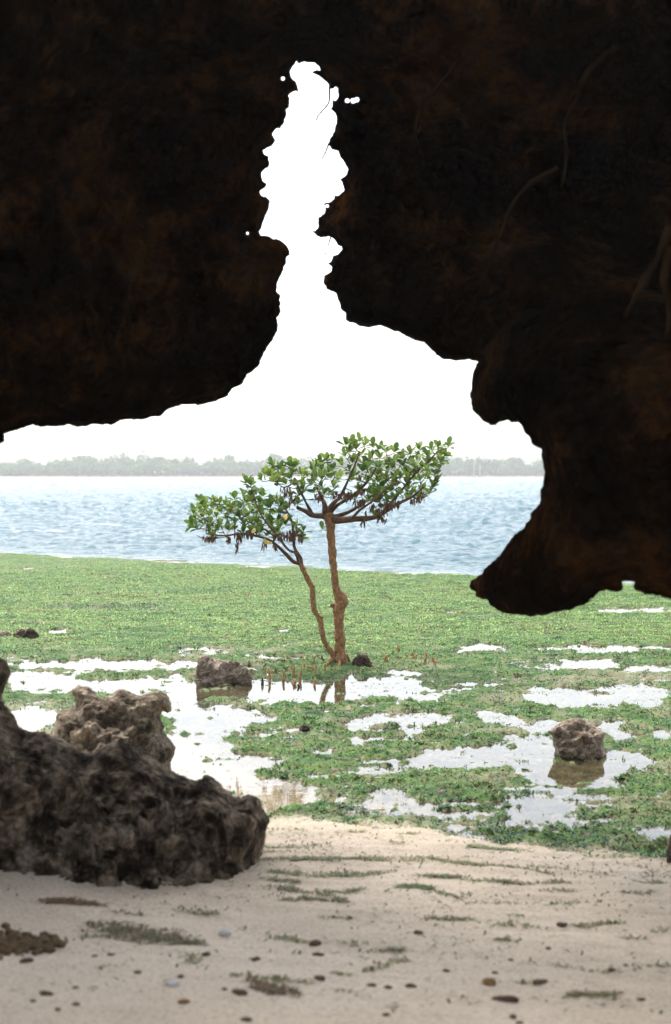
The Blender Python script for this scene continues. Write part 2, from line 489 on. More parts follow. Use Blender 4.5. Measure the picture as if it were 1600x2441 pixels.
# ------------------------------------------------------------------ sea
sy = [0.0]
ds = [0.0]
while ds[-1] < 480: ds.append(ds[-1] + 0.07 + 0.0055 * ds[-1])
ds = np.array(ds)
NS = 300
ts = np.linspace(-1, 1, NS)
TSX = 0.6 * ts + 0.4 * ts ** 5
SX = TSX[None, :] * (0.5 * (ds + 24)[:, None] + 6)
SY = sea_edge(SX) * np.exp(-ds[:, None] / 60) + 24 * (1 - np.exp(-ds[:, None] / 60)) - 1.6 + ds[:, None]
sx, syy = SX.ravel(), SY.ravel()
dd = np.repeat(ds[:, None], NS, 1).ravel()
amp = 0.022 + 0.06 * sstep(0.3, 8, dd) + 0.12 * sstep(6, 50, dd) + 0.30 * sstep(60, 260, dd)
wv = fbm(np.stack([sx * 2.0, syy * 3.2, np.full(len(sx), 0.3)], -1), 4, 0.55) + 0.55 * ridged(np.stack([sx * 0.16, syy * 0.55, np.full(len(sx), 4.2)], -1), 3)
br = np.zeros(len(sx))
for (d0, a, ph) in ((4.0, 0.07, 1.1), (7.5, 0.10, 5.0), (11.5, 0.09, 9.0), (17, 0.08, 2.0), (25, 0.08, 3.0)):
    cen = d0 + 0.9 * fbm(np.stack([sx * 0.22, np.full(len(sx), ph), np.full(len(sx), 0.7)], -1), 3)
    brk = sstep(-0.15, 0.35, perlin(np.stack([sx * 0.30 + ph, np.full(len(sx), ph * 3.1), np.full(len(sx), 1.7)], -1)))
    q = (dd - cen) / 0.35
    br += a * brk * np.exp(-np.where(q < 0, q * q * 1.6, q * q * 0.25))
sz = -0.005 + amp * wv + br * 0.8 - 0.02 * sstep(0, 2, dd)
sz = np.where(dd < 1.5, -0.012 + (sz + 0.012) * (dd / 1.5) ** 2, sz)
idx = np.arange(len(ds) * NS).reshape(len(ds), NS)
sq = np.stack([idx[:-1, :-1], idx[:-1, 1:], idx[1:, 1:], idx[1:, :-1]], -1).reshape(-1, 4)
sm = mesh_np('sea', np.stack([sx, syy, sz], -1), sq)
foam = sstep(5.0, 0.3, dd) * 0.34 + 0.55 * sstep(0.02, 0.06, br) * sstep(30, 5, dd)
add_attr(sm, 'foam', foam)
m, n, l, b = new_mat('sea_water')
n1 = noise_node(n, l, 4.5, 5, 0.65, stretch=(0.75, 1.4, 1))
n2 = noise_node(n, l, 16.0, 4, 0.6, stretch=(0.7, 1.4, 1))
fa = n.new('ShaderNodeAttribute'); fa.attribute_name = 'foam'
n3 = noise_node(n, l, 2.2, 6, 0.7, stretch=(0.35, 1.8, 1))
ad = n.new('ShaderNodeMath'); ad.operation = 'ADD'; l.new(fa.outputs['Fac'], ad.inputs[0]); l.new(n3.outputs[0], ad.inputs[1])
fr = ramp(n, [(0.68, (0, 0, 0)), (1.0, (1, 1, 1))]); l.new(ad.outputs[0], fr.inputs[0])
mx = n.new('ShaderNodeMix'); mx.data_type = 'RGBA'
mx.inputs[6].default_value = (0.030, 0.118, 0.145, 1); mx.inputs[7].default_value = (0.62, 0.64, 0.64, 1)
l.new(fr.outputs[0], mx.inputs[0]); l.new(mx.outputs[2], b.inputs['Base Color'])
b.inputs['Roughness'].default_value = 0.12
b.inputs['IOR'].default_value = 1.33
add_bump(n, l, b, [(n1.outputs[0], 1.0), (n2.outputs[0], 0.4)], 1.0, 0.25)
tag(link('sea', sm, m), kind='structure')

# ------------------------------------------------------------------ algae (uncountable fronds)
def fronds(pts, length, width, tint, lift):
    """bent two-quad blades as one array; lift = how upright (0..1)"""
    N = len(pts)
    az = rng.random(N) * 2 * math.pi
    d = np.stack([np.cos(az), np.sin(az), np.zeros(N)], -1)
    s = np.stack([-np.sin(az), np.cos(az), np.zeros(N)], -1)
    up = np.array([0, 0, 1.0])
    L, W, U = length[:, None], width[:, None], lift[:, None]
    p0 = pts
    p1 = pts + d * L * 0.45 * (1 - 0.5 * U) + up * L * (0.22 + 0.4 * U)
    p2 = pts + d * L * (1 - 0.5 * U) + up * L * (0.06 + 0.75 * U)
    V = np.stack([p0 - s * W * .5, p0 + s * W * .5, p1 + s * W * .6, p1 - s * W * .6, p2], 1).reshape(-1, 3)
    b0 = np.arange(N)[:, None] * 5
    T = np.concatenate([b0 + np.array([0, 1, 2]), b0 + np.array([0, 2, 3]), b0 + np.array([3, 2, 4])], 0)
    return V, T, np.repeat(tint, 5, 0)

NT = 15000                                   # tufts: clumps of fronds standing a little taller
ty_ = 5.7 + (24 - 5.7) * rng.random(NT) ** 1.35
tx_ = (rng.random(NT) * 2 - 1) * (0.27 * ty_ + 1.1)
tr_ = (0.012 + 0.030 * rng.random(NT) ** 2) * (0.7 + ty_ / 14)
NF = 24
NB0 = 430000
u = rng.random(NB0)
yb = 5.6 + (29.5 - 5.6) * u ** 1.15
xb = (rng.random(NB0) * 2 - 1) * (0.27 * yb + 1.3)
xb = np.concatenate([xb, (tx_[:, None] + rng.normal(size=(NT, NF)) * tr_[:, None] * 1.5).ravel()])
yb = np.concatenate([yb, (ty_[:, None] + rng.normal(size=(NT, NF)) * tr_[:, None]).ravel()])
tuft = np.concatenate([np.zeros(NB0), np.ones(NT * NF)])
tone = np.concatenate([np.ones(NB0), np.repeat(0.5 + 0.75 * rng.random(NT), NF)])
NB = len(xb)
hb, cb, db, bb = ground_at(xb, yb, hg, cov, dmpg, bg_)
keep = (rng.random(NB) < cb * np.where(tuft > 0, 1.2, 0.9)) & (hb > -0.006)
xb, yb, hb, db, tuft, tone = xb[keep], yb[keep], hb[keep], db[keep], tuft[keep], tone[keep]
NB = len(xb)
big = fbm(p3(xb, yb, 0.8, 11.0), 4); med = fbm(np.stack([xb * 2.6, yb * 5.5, np.full(NB, 12.0)], -1), 3)
farf = sstep(10.5, 15, yb)
r = rng.random(NB)
pal = np.array([[0.118, 0.265, 0.050], [0.046, 0.165, 0.042], [0.225, 0.345, 0.098], [0.200, 0.115, 0.060], [0.016, 0.072, 0.050]])
s = np.clip(big * 0.6 + med * 0.95 + (r - 0.5) * 0.75 + 0.10 * farf - 0.05 + np.clip((hb - 0.009) * 26, -0.5, 0.3), -9, 0.40 + 0.6 * (r > 0.90 - 0.55 * sstep(0.05, 0.45, fbm(np.stack([xb * 1.1, yb * 2.6, np.full(NB, 33.0)], -1), 3)) * (1 - 0.5 * farf) - 0.2 * sstep(8.2, 6.4, yb)))
ci = np.where(s > 0.42, 3, np.where(s > 0.08, 2, np.where(s > -0.22, 0, np.where(s > -0.48, 1, 4))))
ci = np.where((farf < 0.5) & (ci == 2) & (r > 0.45), 1, ci)
ci = np.where((db > 0) & (r < 0.45), 4, ci)
tint = pal[ci] * ((0.45 + 1.0 * rng.random(NB)) * tone * (0.80 + 0.22 * farf))[:, None]
mound = np.clip(0.6 + 1.6 * med, 0.25, 1.6)
ln = (0.010 + 0.020 * rng.random(NB) ** 1.5) * (0.75 + 0.45 * mound) * (1 + 0.45 * farf) * (1 + 0.25 * tuft)
wd = (0.003 + 0.004 * rng.random(NB)) * (1 + 0.45 * farf)
V, T, tc_ = fronds(np.stack([xb, yb, hb - 0.002], -1), ln, wd, tint, np.clip(0.03 + 0.32 * mound * rng.random(NB) ** 2 + 0.38 * tuft * rng.random(NB), 0, 0.75))
NL = 190000
xl = (rng.random(NL) * 2 - 1) * 4.2; yl = 4.9 + 8.0 * rng.random(NL) ** 1.3
hl, bl = ground_at(xl, yl, hg, bg_)
tbl = beach_edge(xl) - yl
stk = fbm(np.stack([xl * 1.6, yl * 6.5, np.full(NL, 55.0)], -1), 4) + 0.3 * fbm(p3(xl, yl, 9, 56.0), 3)
onsand = tbl > -0.25
pr = np.where(onsand, sstep(-0.15, 0.5, stk) * np.exp(-np.clip(tbl - 0.1, 0, 9) / 0.50), sstep(0.12, 0.55, stk) * 0.55 * (hl < -0.004))
kp = rng.random(NL) < pr
xl, yl, hl, onsand = xl[kp], yl[kp], hl[kp], onsand[kp]; NL = len(xl)
pl_ = np.array([[0.09, 0.14, 0.035], [0.15, 0.17, 0.05], [0.18, 0.125, 0.06], [0.04, 0.085, 0.035], [0.11, 0.20, 0.04]])[rng.integers(0, 5, NL)] * (0.6 + 0.8 * rng.random(NL))[:, None]
V3_, T3_, c3_ = fronds(np.stack([xl, yl, np.maximum(hl, -0.002)], -1), 0.008 + 0.022 * rng.random(NL), 0.002 + 0.004 * rng.random(NL), pl_, 0.12 * rng.random(NL))
T = np.concatenate([T, T3_ + len(V)]); V = np.concatenate([V, V3_]); tc_ = np.concatenate([tc_, c3_])
am = mesh_np('algae', V, T)
add_col(am, 'tint', tc_)
tag(link('green_algae', am, M_ALGAE), 'short bright green seaweed covering the tidal flat round the pools', 'seaweed', kind='stuff')

# ------------------------------------------------------------------ inflated rock builder
def densify(poly, step, amp, seed, freq=0.02, closed=True):
    P = np.array(poly, float)
    out = []
    n_ = len(P)
    for i in range(n_ if closed else n_ - 1):
        a, b_ = P[i], P[(i + 1) % n_]
        k_ = max(1, int(np.linalg.norm(b_ - a) / step))
        for j in range(k_):
            out.append(a + (b_ - a) * j / k_)
    Q = np.array(out)
    if amp:
        q3 = np.stack([Q[:, 0] * freq, Q[:, 1] * freq, np.full(len(Q), seed)], -1)
        Q = Q + amp * np.stack([fbm(q3, 4, 0.65), fbm(q3 + 51.3, 4, 0.65)], -1)
    return Q

def in_poly(P, Q):
    x, y = P[:, 0], P[:, 1]
    inside = np.zeros(len(P), bool)
    a = Q; b_ = np.roll(Q, -1, 0)
    for (x1, y1), (x2, y2) in zip(a, b_):
        if y1 == y2: continue
        c = ((y1 > y) != (y2 > y)) & (x < (x2 - x1) * (y - y1) / (y2 - y1) + x1)
        inside ^= c
    return inside

def dist_poly(P, loops):
    """distance to closed outlines, through a kd-tree of points sampled along them"""
    S = []
    for Q in loops:
        e = np.roll(Q, -1, 0) - Q
        for p, d in zip(Q, e):
            k_ = max(1, int(math.hypot(d[0], d[1]) / 1.5))
            S += [p + d * j / k_ for j in range(k_)]
    kd = KDTree(len(S))
    for i, p in enumerate(S): kd.insert((p[0], p[1], 0), i)
    kd.balance()
    return np.array([kd.find((p[0], p[1], 0))[2] for p in P])

def jgrid(x0, x1, y0, y1, h):
    gx, gy = np.meshgrid(np.arange(x0, x1, h), np.arange(y0, y1, h * 0.87))
    gx = gx + (np.arange(gx.shape[0]) % 2)[:, None] * h * 0.5
    P = np.stack([gx.ravel(), gy.ravel()], -1)
    return P + (rng.random(P.shape) - 0.5) * h * 0.35

def triangulate(loops, pts, keep_fn):
    verts = np.concatenate(loops + [pts], 0)
    edges = []; o = 0
    for Q in loops:
        k_ = len(Q); edges += [(o + i, o + (i + 1) % k_) for i in range(k_)]; o += k_
    res = delaunay_2d_cdt([Vector(v) for v in verts], edges, [], 0, 1e-4)
    V = np.array([(v.x, v.y) for v in res[0]])
    T = np.array([f for f in res[2] if len(f) == 3])
    cen = V[T].mean(1)
    T = T[keep_fn(cen)]
    used = np.unique(T); remap = -np.ones(len(V), int); remap[used] = np.arange(len(used))
    return V[used], remap[T]

def vnormals(V, T):
    nrm = np.zeros_like(V)
    fn = np.cross(V[T[:, 1]] - V[T[:, 0]], V[T[:, 2]] - V[T[:, 0]])
    for k_ in range(3): np.add.at(nrm, T[:, k_], fn)
    return nrm / np.maximum(np.linalg.norm(nrm, axis=1), 1e-12)[:, None]

def inflate_rock(name, poly, Y, tf, tb, R, h, relief, seed=0.0, edge_amp=4, edge_freq=0.03, mat=None, pits=0.0, pit_scale=9.0, cells=(), lean=0.45):
    """solid rock whose outline is poly (photo pixels), standing at distance Y; tf/tb metres of depth in front/behind,
    R metres over which the edge rounds off, relief = [(frequency, amplitude)]"""
    ppm = F / Y
    Q = densify(poly, max(h * 0.6, 2.0), edge_amp, seed, edge_freq)
    x0, y0 = Q.min(0); x1, y1 = Q.max(0)
    P = jgrid(x0, x1, y0, y1, h)
    P = P[in_poly(P, Q)]
    P = P[dist_poly(P, [Q]) > 0.55 * h]
    V2, T = triangulate([Q], P, lambda c: in_poly(c, Q))
    s = dist_poly(V2, [Q]) / ppm
    t_ = np.clip(s / R, 0, 1)
    prof = np.sqrt(np.clip(1 - (1 - t_) ** 2, 0, 1))
    bnd = s * ppm < 0.01
    v = (V2[:, 1] - y0) / (y1 - y0)
    Yf = Y - tf * prof * (lean + (1 - lean) * v)
    Yb = Y + tb * prof
    Vf = at(V2[:, 0], V2[:, 1], Yf)
    Vb = at(V2[:, 0], V2[:, 1], Yb)
    nv = len(V2)
    bi = nv + np.cumsum(~bnd) - 1
    mapb = np.where(bnd, np.arange(nv), bi)
    Vall = np.concatenate([Vf, Vb[~bnd]], 0)
    # make front faces look at the camera
    a = Vf[T]
    nn = np.cross(a[:, 1] - a[:, 0], a[:, 2] - a[:, 0])
    flip = nn[:, 1].mean() > 0
    Tf = T[:, ::-1] if flip else T
    Tb = mapb[T] if flip else mapb[T[:, ::-1]]
    Tall = np.concatenate([Tf, Tb], 0)
    nrm = vnormals(Vall, Tall)
    disp = np.zeros(len(Vall))
    for (fq, am_) in relief:
        disp += am_ * (0.6 * fbm(Vall * fq + seed * 7.7, 4, 0.55) + 0.55 * ridged(Vall * fq * 0.9 + seed * 3.3, 3))
    for (fq, am_) in cells:
        wp = Vall + 0.30 / fq * np.stack([fbm(Vall * fq * 0.9 + k_ * 9.1 + seed, 3) for k_ in range(3)], -1)
        disp += am_ * (np.clip(worley(wp * fq + seed), 0, 0.95) ** 1.2 - 0.42) * 1.7
    if pits:
        wv_ = worley(Vall * pit_scale + 0.35 * fbm(Vall * pit_scale * 0.7 + 5, 2)[:, None])
        disp -= pits * sstep(0.42, 0.12, wv_)
    sall = np.concatenate([s, s[~bnd]])
    disp *= 0.08 + 0.92 * sstep(0, R * 0.35, sall)
    Vall = Vall + nrm * disp[:, None]
    me = mesh_np(name, Vall, Tall)
    return link(name, me, mat)

def tile(pts, ox, oy, sc):
    return [(ox + x * sc, oy + y * sc) for x, y in pts]

# ------------------------------------------------------------------ sea cave: the arch that frames the view
ARCH = [(-350, 2900), (-330, 2000), (-260, 1500), (-130, 1200), (-40, 1085)]
ARCH += tile([(0,2060),(20,2050),(20,2020),(60,2005),(95,1990),(150,1978),(230,1985),(310,1975),(400,1985),(460,1972),(520,1978),(560,1955),(640,1950),(740,1935),(780,1905),(850,1880),(940,1880),(1010,1865),(1060,1840),(1080,1805),(1130,1785),(1150,1740),(1200,1705),(1215,1670),(1245,1610),(1290,1545),(1300,1510),(1290,1480),(1305,1440),(1300,1395),(1308,1375),(1285,1345),(1290,1310),(1310,1270),(1330,1230),(1335,1195),(1350,1185),(1340,1150),(1315,1118),(1280,1110),(1230,1095)], 0, 0, .5128)
ARCH += tile([(380,1435),(375,1410),(400,1360),(410,1300),(440,1250),(450,1200),(460,1180),(420,1145),(385,1135),(370,1110),(385,1098),(420,1080),(425,1050),(400,1040),(388,1000),(390,960),(415,945),(440,940),(445,890),(440,850),(410,835),(403,805),(430,788),(455,780),(495,738),(475,715),(468,680),(490,650),(520,645),(550,610),(565,570),(568,530),(562,510),(590,490),(600,460),(592,400),(610,375),(640,368),(672,375),(655,345),(645,300),(610,260),(598,225),(620,190),(645,140),(660,165),(690,158),(730,150),(780,160),(815,190),(820,212),(790,212),(760,230),(790,250),(830,262),(860,290),(890,320),(905,345),(940,340),(960,350),(955,410),(940,435),(915,430),(910,480),(900,500),(935,530),(945,600),(920,680),(900,730),(880,765),(910,800),(960,815),(970,860),(1010,900),(1030,950),(1025,985),(970,1020),(990,1060),(1000,1100),(970,1130),(925,1140),(925,1165),(890,1190),(840,1200),(855,1250),(850,1275),(810,1300),(805,1380),(785,1405),(760,1405),(780,1430),(830,1455),(900,1455),(935,1470),(945,1510),(980,1520),(985,1550),(950,1570),(920,1590),(910,1640),(880,1650),(910,1680),(900,1715),(855,1740),(850,1790),(865,1840),(910,1855),(945,1880),(960,1920),(970,1970),(1010,2020),(1015,2070)], 500, 100, .3205)
ARCH += tile([(100,1512),(150,1525),(210,1510),(260,1535),(320,1560),(370,1582),(410,1590),(440,1620),(470,1650),(510,1672),(570,1675),(610,1672),(662,1685),(640,1730),(630,1780),(625,1850),(635,1900),(670,1940),(710,1970),(745,1980),(760,1965),(800,1955),(820,1965),(850,1960),(870,1980),(880,2010),(900,2040),(920,2070),(950,2085)], 800, 0, .5128)
ARCH += tile([(755,705),(760,760),(775,860),(770,900),(755,950),(745,1040),(700,1090),(690,1130),(640,1190),(590,1230),(540,1300),(500,1360),(430,1420),(380,1480),(320,1525),(303,1555),(350,1590),(355,1625),(420,1640),(470,1690),(540,1725),(620,1728),(700,1740),(780,1735),(830,1715),(950,1695),(1020,1670),(1060,1640),(1110,1590),(1170,1580),(1200,1590),(1250,1585),(1265,1560),(1260,1525),(1310,1520),(1330,1530),(1330,1570),(1390,1605),(1450,1605),(1500,1620),(1560,1638)], 1000, 800, .3846)
ARCH += [(1700, 1470), (1800, 1560), (1860, 1800), (1880, 2200), (1900, 2900)]
def blob(cx, cy, r, k_=9, sq=1.0):
    return np.array([(cx + r * math.cos(2 * math.pi * i / k_) * (0.85 + 0.3 * random.random()), cy + sq * r * math.sin(2 * math.pi * i / k_) * (0.85 + 0.3 * random.random())) for i in range(k_)])
HOLES = [blob(674.5, 187.5, 4.5), blob(828, 240, 5.5), blob(842.5, 240, 6.5), blob(851.5, 238, 5.5), blob(590, 556, 3.2), blob(773, 492, 3.5), blob(780.5, 491, 3.8)]

def build_arch():
    Q = densify(ARCH, 4.5, 5.5, 2.0, 0.055)
    HL, HR, HT, HB = -2400, 4000, -700, 2900  # roof cut short out of view so more daylight reaches the sand
    Q[:, 1] = np.minimum(Q[:, 1], HB - 40)
    outer = np.array([(HL, HT), (HR, HT), (HR, HB), (HL, HB)], float)
    outer = densify(outer, 120, 0, 0)
    loops = [Q, outer] + HOLES
    Pn = jgrid(-120, 1720, -120, 2000, 10)
    Pf = jgrid(HL, HR, HT, HB, 55)
    Pf = Pf[~((Pf[:, 0] > -130) & (Pf[:, 0] < 1730) & (Pf[:, 1] > -130) & (Pf[:, 1] < 2000))]
    P = np.concatenate([Pn, Pf], 0)
    def keepf(c):
        k_ = ~in_poly(c, Q) & (c[:, 0] > HL) & (c[:, 0] < HR) & (c[:, 1] > HT) & (c[:, 1] < HB)
        for H in HOLES: k_ &= ~in_poly(c, H)
        return k_
    P = P[keepf(P)]
    P = P[dist_poly(P, loops) > 4.5]
    V2, T = triangulate(loops, P, keepf)
    x, y = V2[:, 0], V2[:, 1]
    D = 6.8 - 1.7 * sstep(900, 1400, x) * sstep(450, 1050, y) - 0.7 * sstep(450, -50, x) - 0.9 * sstep(500, -50, y)
    bx = np.maximum(np.maximum(-x, x - 1600), 0); by = np.maximum(-y, 0)
    beyond = np.sqrt(bx ** 2 + by ** 2)
    D = D - (D - 2.2) * sstep(0, 2400, beyond)
    sp = dist_poly(V2, [Q] + HOLES)
    s = sp / F * D
    bnd = sp < 0.01
    base = at(x, y, D)
    s = s * np.clip(1 + 0.9 * fbm(base * 3.0 + 60, 3) + 0.5 * fbm(base * 9.0 + 70, 3), 0.35, 2)
    t_ = np.clip(s / 0.75, 0, 1)
    prof = np.sqrt(np.clip(1 - (1 - t_) ** 2, 0, 1))
    fade = sstep(-0.03, 0.12, s)
    q = base
    lump = 0.22 * fbm(q * 1.1 + 3.3, 4, 0.5) + 0.12 * ridged(q * 1.8 + 8.8, 4) + 0.07 * fbm(q * 6.0, 4, 0.6) + 0.10 * (np.clip(worley(q * 4.0 + 0.5 * fbm(q * 3, 3)[:, None]), 0, .9) - .5) + 0.05 * (np.clip(worley(q * 10.0 + 0.5 * fbm(q * 8, 3)[:, None]), 0, .9) - .5)
    lump += -0.06 * sstep(0.4, 0.1, worley(q * 3.0 + 0.4 * fbm(q * 2.5, 2)[:, None]))
    Yf = D - (0.45 * prof + lump * fade) * np.clip(D / 6.0, 0.4, 1)
    Yb = D + 0.9 * prof * (0.8 + 0.5 * fbm(q * 0.9 + 40, 3))
    Vf = at(x, y, np.maximum(Yf, 0.9)); Vb = at(x, y, Yb)
    nv = len(V2)
    bi = nv + np.cumsum(~bnd) - 1
    mapb = np.where(bnd, np.arange(nv), bi)
    Vall = np.concatenate([Vf, Vb[~bnd]], 0)
    a = Vf[T]
    flip = np.cross(a[:, 1] - a[:, 0], a[:, 2] - a[:, 0])[:, 1].mean() > 0
    Tf = T[:, ::-1] if flip else T
    Tb = mapb[T] if flip else mapb[T[:, ::-1]]
    return mesh_np('arch', Vall, np.concatenate([Tf, Tb], 0))

cave = tag(empty('sea_cave', (0, 6.5, 0)), 'dark brown limestone cave mouth with a jagged slot open to the sky', 'cave')
def part_of(o, parent):
    o.parent = parent
    o.matrix_parent_inverse = Matrix.Translation(-Vector(parent.location))
    return o
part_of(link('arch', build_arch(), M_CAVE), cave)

# unseen cave wall behind the camera, shaped to steer light onto the sand
def build_unseen_vault():
    nu, nv = 90, 60
    V = []; Fc = []
    for j in range(nv + 1):
        el = math.radians(-12 + (90 + 12) * j / nv)
        for i in range(nu):
            az = 2 * math.pi * i / nu
            V.append((math.cos(az) * math.cos(el), math.sin(az) * math.cos(el), math.sin(el)))
    V = np.array(V)
    r_ = 1 + 0.16 * fbm(V * 2.4 + 3, 4) + 0.05 * ridged(V * 6, 3)
    W = V * r_[:, None] * np.array([3.9, 5.4, 4.3]) + np.array([0, 0.6, 0.2])
    for j in range(nv):
        for i in range(nu):
            a = j * nu + i; b_ = j * nu + (i + 1) % nu; c = b_ + nu; d = a + nu
            cen = (W[a] + W[b_] + W[c] + W[d]) / 4
            if cen[1] > 2.4 or cen[2] > 2.7: continue       # top left open as an added skylight for the near sand
            Fc.append((a, d, c, b_))
    return mesh_np('unseen_vault', W, Fc)
part_of(link('unseen_vault', build_unseen_vault(), M_CAVE), cave)

# ------------------------------------------------------------------ tubes
def catmull(P, k_=6):
    P = np.array(P, float)
    if len(P) < 3: 
        return np.array([P[0] + (P[-1] - P[0]) * i / k_ for i in range(k_ + 1)])
    E = np.concatenate([[2 * P[0] - P[1]], P, [2 * P[-1] - P[-2]]], 0)
    out = []
    for i in range(1, len(E) - 2):
        for j in range(k_):
            t_ = j / k_
            a, b_, c, d = E[i - 1], E[i], E[i + 1], E[i + 2]
            out.append(0.5 * ((2 * b_) + (-a + c) * t_ + (2 * a - 5 * b_ + 4 * c - d) * t_ ** 2 + (-a + 3 * b_ - 3 * c + d) * t_ ** 3))
    out.append(P[-1])
    return np.array(out)

def tube(path, sides=8, sub=5, rough=0.0, seed=0.0, cap=True):
    """path rows: x,y,z,r -> (V, F list of quads as tris)"""
    S = catmull(path, sub)
    P, R = S[:, :3], np.maximum(S[:, 3], 0.0006)
    T = np.gradient(P, axis=0); T /= np.maximum(np.linalg.norm(T, axis=1), 1e-9)[:, None]
    ref = np.array([0.0, 1.0, 0.0]) if abs(T[0, 1]) < 0.9 else np.array([1.0, 0, 0])
    V = []
    for i in range(len(P)):
        a = np.cross(T[i], ref); a /= np.linalg.norm(a)
        b_ = np.cross(T[i], a); ref = np.cross(a, T[i])
        an = np.arange(sides) * 2 * math.pi / sides
        V.append(P[i] + R[i] * (np.cos(an)[:, None] * a + np.sin(an)[:, None] * b_))
    V = np.concatenate(V, 0)
    if rough:
        ctr = np.repeat(P, sides, 0)
        V = ctr + (V - ctr) * (1 + rough * fbm(V * 14 + seed, 4, 0.6))[:, None]
    F_ = []
    for i in range(len(P) - 1):
        for j in range(sides):
            a, b_ = i * sides + j, i * sides + (j + 1) % sides
            c, d = b_ + sides, a + sides
            F_ += [(a, b_, c), (a, c, d)]
    nV = len(V)
    V = np.concatenate([V, [P[0]], [P[-1] + T[-1] * R[-1] * 0.4]], 0)
    for j in range(sides):
        F_.append((nV, (j + 1) % sides, j))
        e = (len(P) - 1) * sides
        F_.append((nV + 1, e + j, e + (j + 1) % sides))
    return V, np.array(F_)

def merge(parts):
    Vs, Fs, o = [], [], 0
    for V, F_ in parts:
        Vs.append(V); Fs.append(np.asarray(F_) + o); o += len(V)
    return np.concatenate(Vs, 0), np.concatenate(Fs, 0)

# roots that hang down the cave wall on the right
for pts, Yr, r_ in (
    ([(1600, 540), (1572, 610), (1548, 650), (1515, 705), (1490, 755)], 4.55, 0.016),
    ([(1602, 590), (1585, 660), (1596, 740), (1590, 800)], 4.5, 0.015),
    ([(1470, 110), (1400, 170), (1372, 240), (1345, 300), (1352, 370), (1338, 450)], 5.2, 0.012),
    ([(1330, 400), (1262, 440), (1215, 500), (1180, 590), (1140, 690)], 5.2, 0.011),
    ([(1110, 60), (1085, 150), (1040, 210), (1000, 260), (990, 320), (1010, 375)], 5.7, 0.009)):
    pa = [np.append(at(np.array(a), np.array(b_), Yr + random.uniform(-.03, .03)), r_ * (1 - 0.14 * i)) for i, (a, b_) in enumerate(pts)]
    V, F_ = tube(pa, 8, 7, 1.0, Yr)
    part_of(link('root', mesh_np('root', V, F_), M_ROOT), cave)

# bare twigs hanging across the slot
def tw(pts, Y, r0, r1):
    k_ = len(pts); r0 *= 1.7; r1 *= 1.7
    return tube([np.append(at(np.array(a), np.array(b_), Y), r0 + (r1 - r0) * i / (k_ - 1)) for i, (a, b_) in enumerate(pts)], 5, 3, 0.3)
def st(p): return [(500 + x * .3205, 100 + y * .3205) for x, y in p]
V, F_ = merge([tw(st([(893, 300), (890, 380), (884, 455), (830, 520), (800, 560), (760, 640), (725, 740)]), 6.9, .0035, .0012),
               tw(st([(800, 560), (800, 680), (792, 800), (770, 845)]), 6.9, .002, .001),
               tw(st([(805, 552), (756, 543), (680, 532), (575, 520)]), 6.9, .0018, .0008),
               tw(st([(830, 520), (855, 590)]), 6.9, .0012, .0008)])
tag(link('hanging_twig', mesh_np('hanging_twig', V, F_), M_TWIG), 'long bare forked twig hanging high in the slot of the cave', 'twig', 'twigs hanging in the slot')
V, F_ = merge([tw(st([(885, 755), (862, 820), (836, 870), (820, 930), (808, 965)]), 6.9, .003, .001),
               tw(st([(834, 860), (790, 858)]), 6.9, .0015, .0008), tw(st([(828, 900), (845, 930)]), 6.9, .0015, .0008)])
tag(link('hanging_twig', mesh_np('hanging_twig', V, F_), M_TWIG), 'short bare twig below the long forked one in the slot', 'twig', 'twigs hanging in the slot')
V, F_ = merge([tw(st([(902, 1445), (885, 1500), (862, 1575)]), 6.9, .003, .0012), tw(st([(862, 1570), (835, 1592)]), 6.9, .002, .001), tw(st([(862, 1575), (870, 1590)]), 6.9, .002, .001)])
tag(link('hanging_twig', mesh_np('hanging_twig', V, F_), M_TWIG), 'lowest little bare twig at the narrow waist of the slot', 'twig', 'twigs hanging in the slot')

# ------------------------------------------------------------------ rocks
fr = tile([(-330,60),(-120,10),(20,40),(45,90),(30,140),(5,180),(0,250),(30,290),(60,330),(80,370),(110,395),(170,420),(250,435),(330,470),(420,530),(480,545),(540,510),(600,470),(650,450),(700,500),(780,540),(850,590),(900,620),(960,650),(1040,675),(1100,660),(1170,700),(1230,750),(1280,770),(1320,745),(1370,770),(1390,830),(1420,880),(1400,940),(1390,1000),(1370,1100),(1380,1180),(1430,1215),(1330,1350),(1330,2000),(-330,2000)], 0, 1560, .4487)
o = inflate_rock('boulder', fr, 5.5, 0.85, 0.5, 0.85, 3.6, [(2.2, 0.14), (5.0, 0.11), (12, 0.055), (30, 0.02)], 1.3, 5, 0.035, M_FRONT, 0.05, 6.5, ((3.6, 0.05), (9.0, 0.05), (20.0, 0.045), (42.0, 0.022)), 0.05)
tag(o, 'large dark pitted coral boulder on the sand in the left foreground', 'boulder')
br_ = tile([(230,520),(260,430),(290,380),(310,310),(370,295),(405,270),(400,225),(380,195),(420,165),(480,180),(510,220),(560,245),(600,215),(640,180),(690,200),(720,220),(780,215),(840,195),(880,210),(910,260),(915,300),(890,310),(860,290),(850,330),(865,370),(860,420),(910,450),(935,500),(925,540),(905,570),(910,640),(900,800),(230,800)], 0, 1560, .4487)
o = inflate_rock('boulder', br_, 7.35, 0.35, 0.35, 0.35, 4.0, [(4.0, 0.06), (10.0, 0.02), (40, 0.008)], 2.6, 4, 0.05, M_BACK, 0.03, 9, ((7, 0.05), (15, 0.045), (34, 0.022)), 0.3)
tag(o, 'tan jagged coral boulder with a hooked tip behind the dark one', 'boulder')
fl = tile([(148,1300),(165,1250),(190,1238),(300,1245),(350,1265),(385,1290),(410,1310),(430,1330),(425,1400),(380,1430),(200,1430),(150,1390)], 400, 1000, .4615)
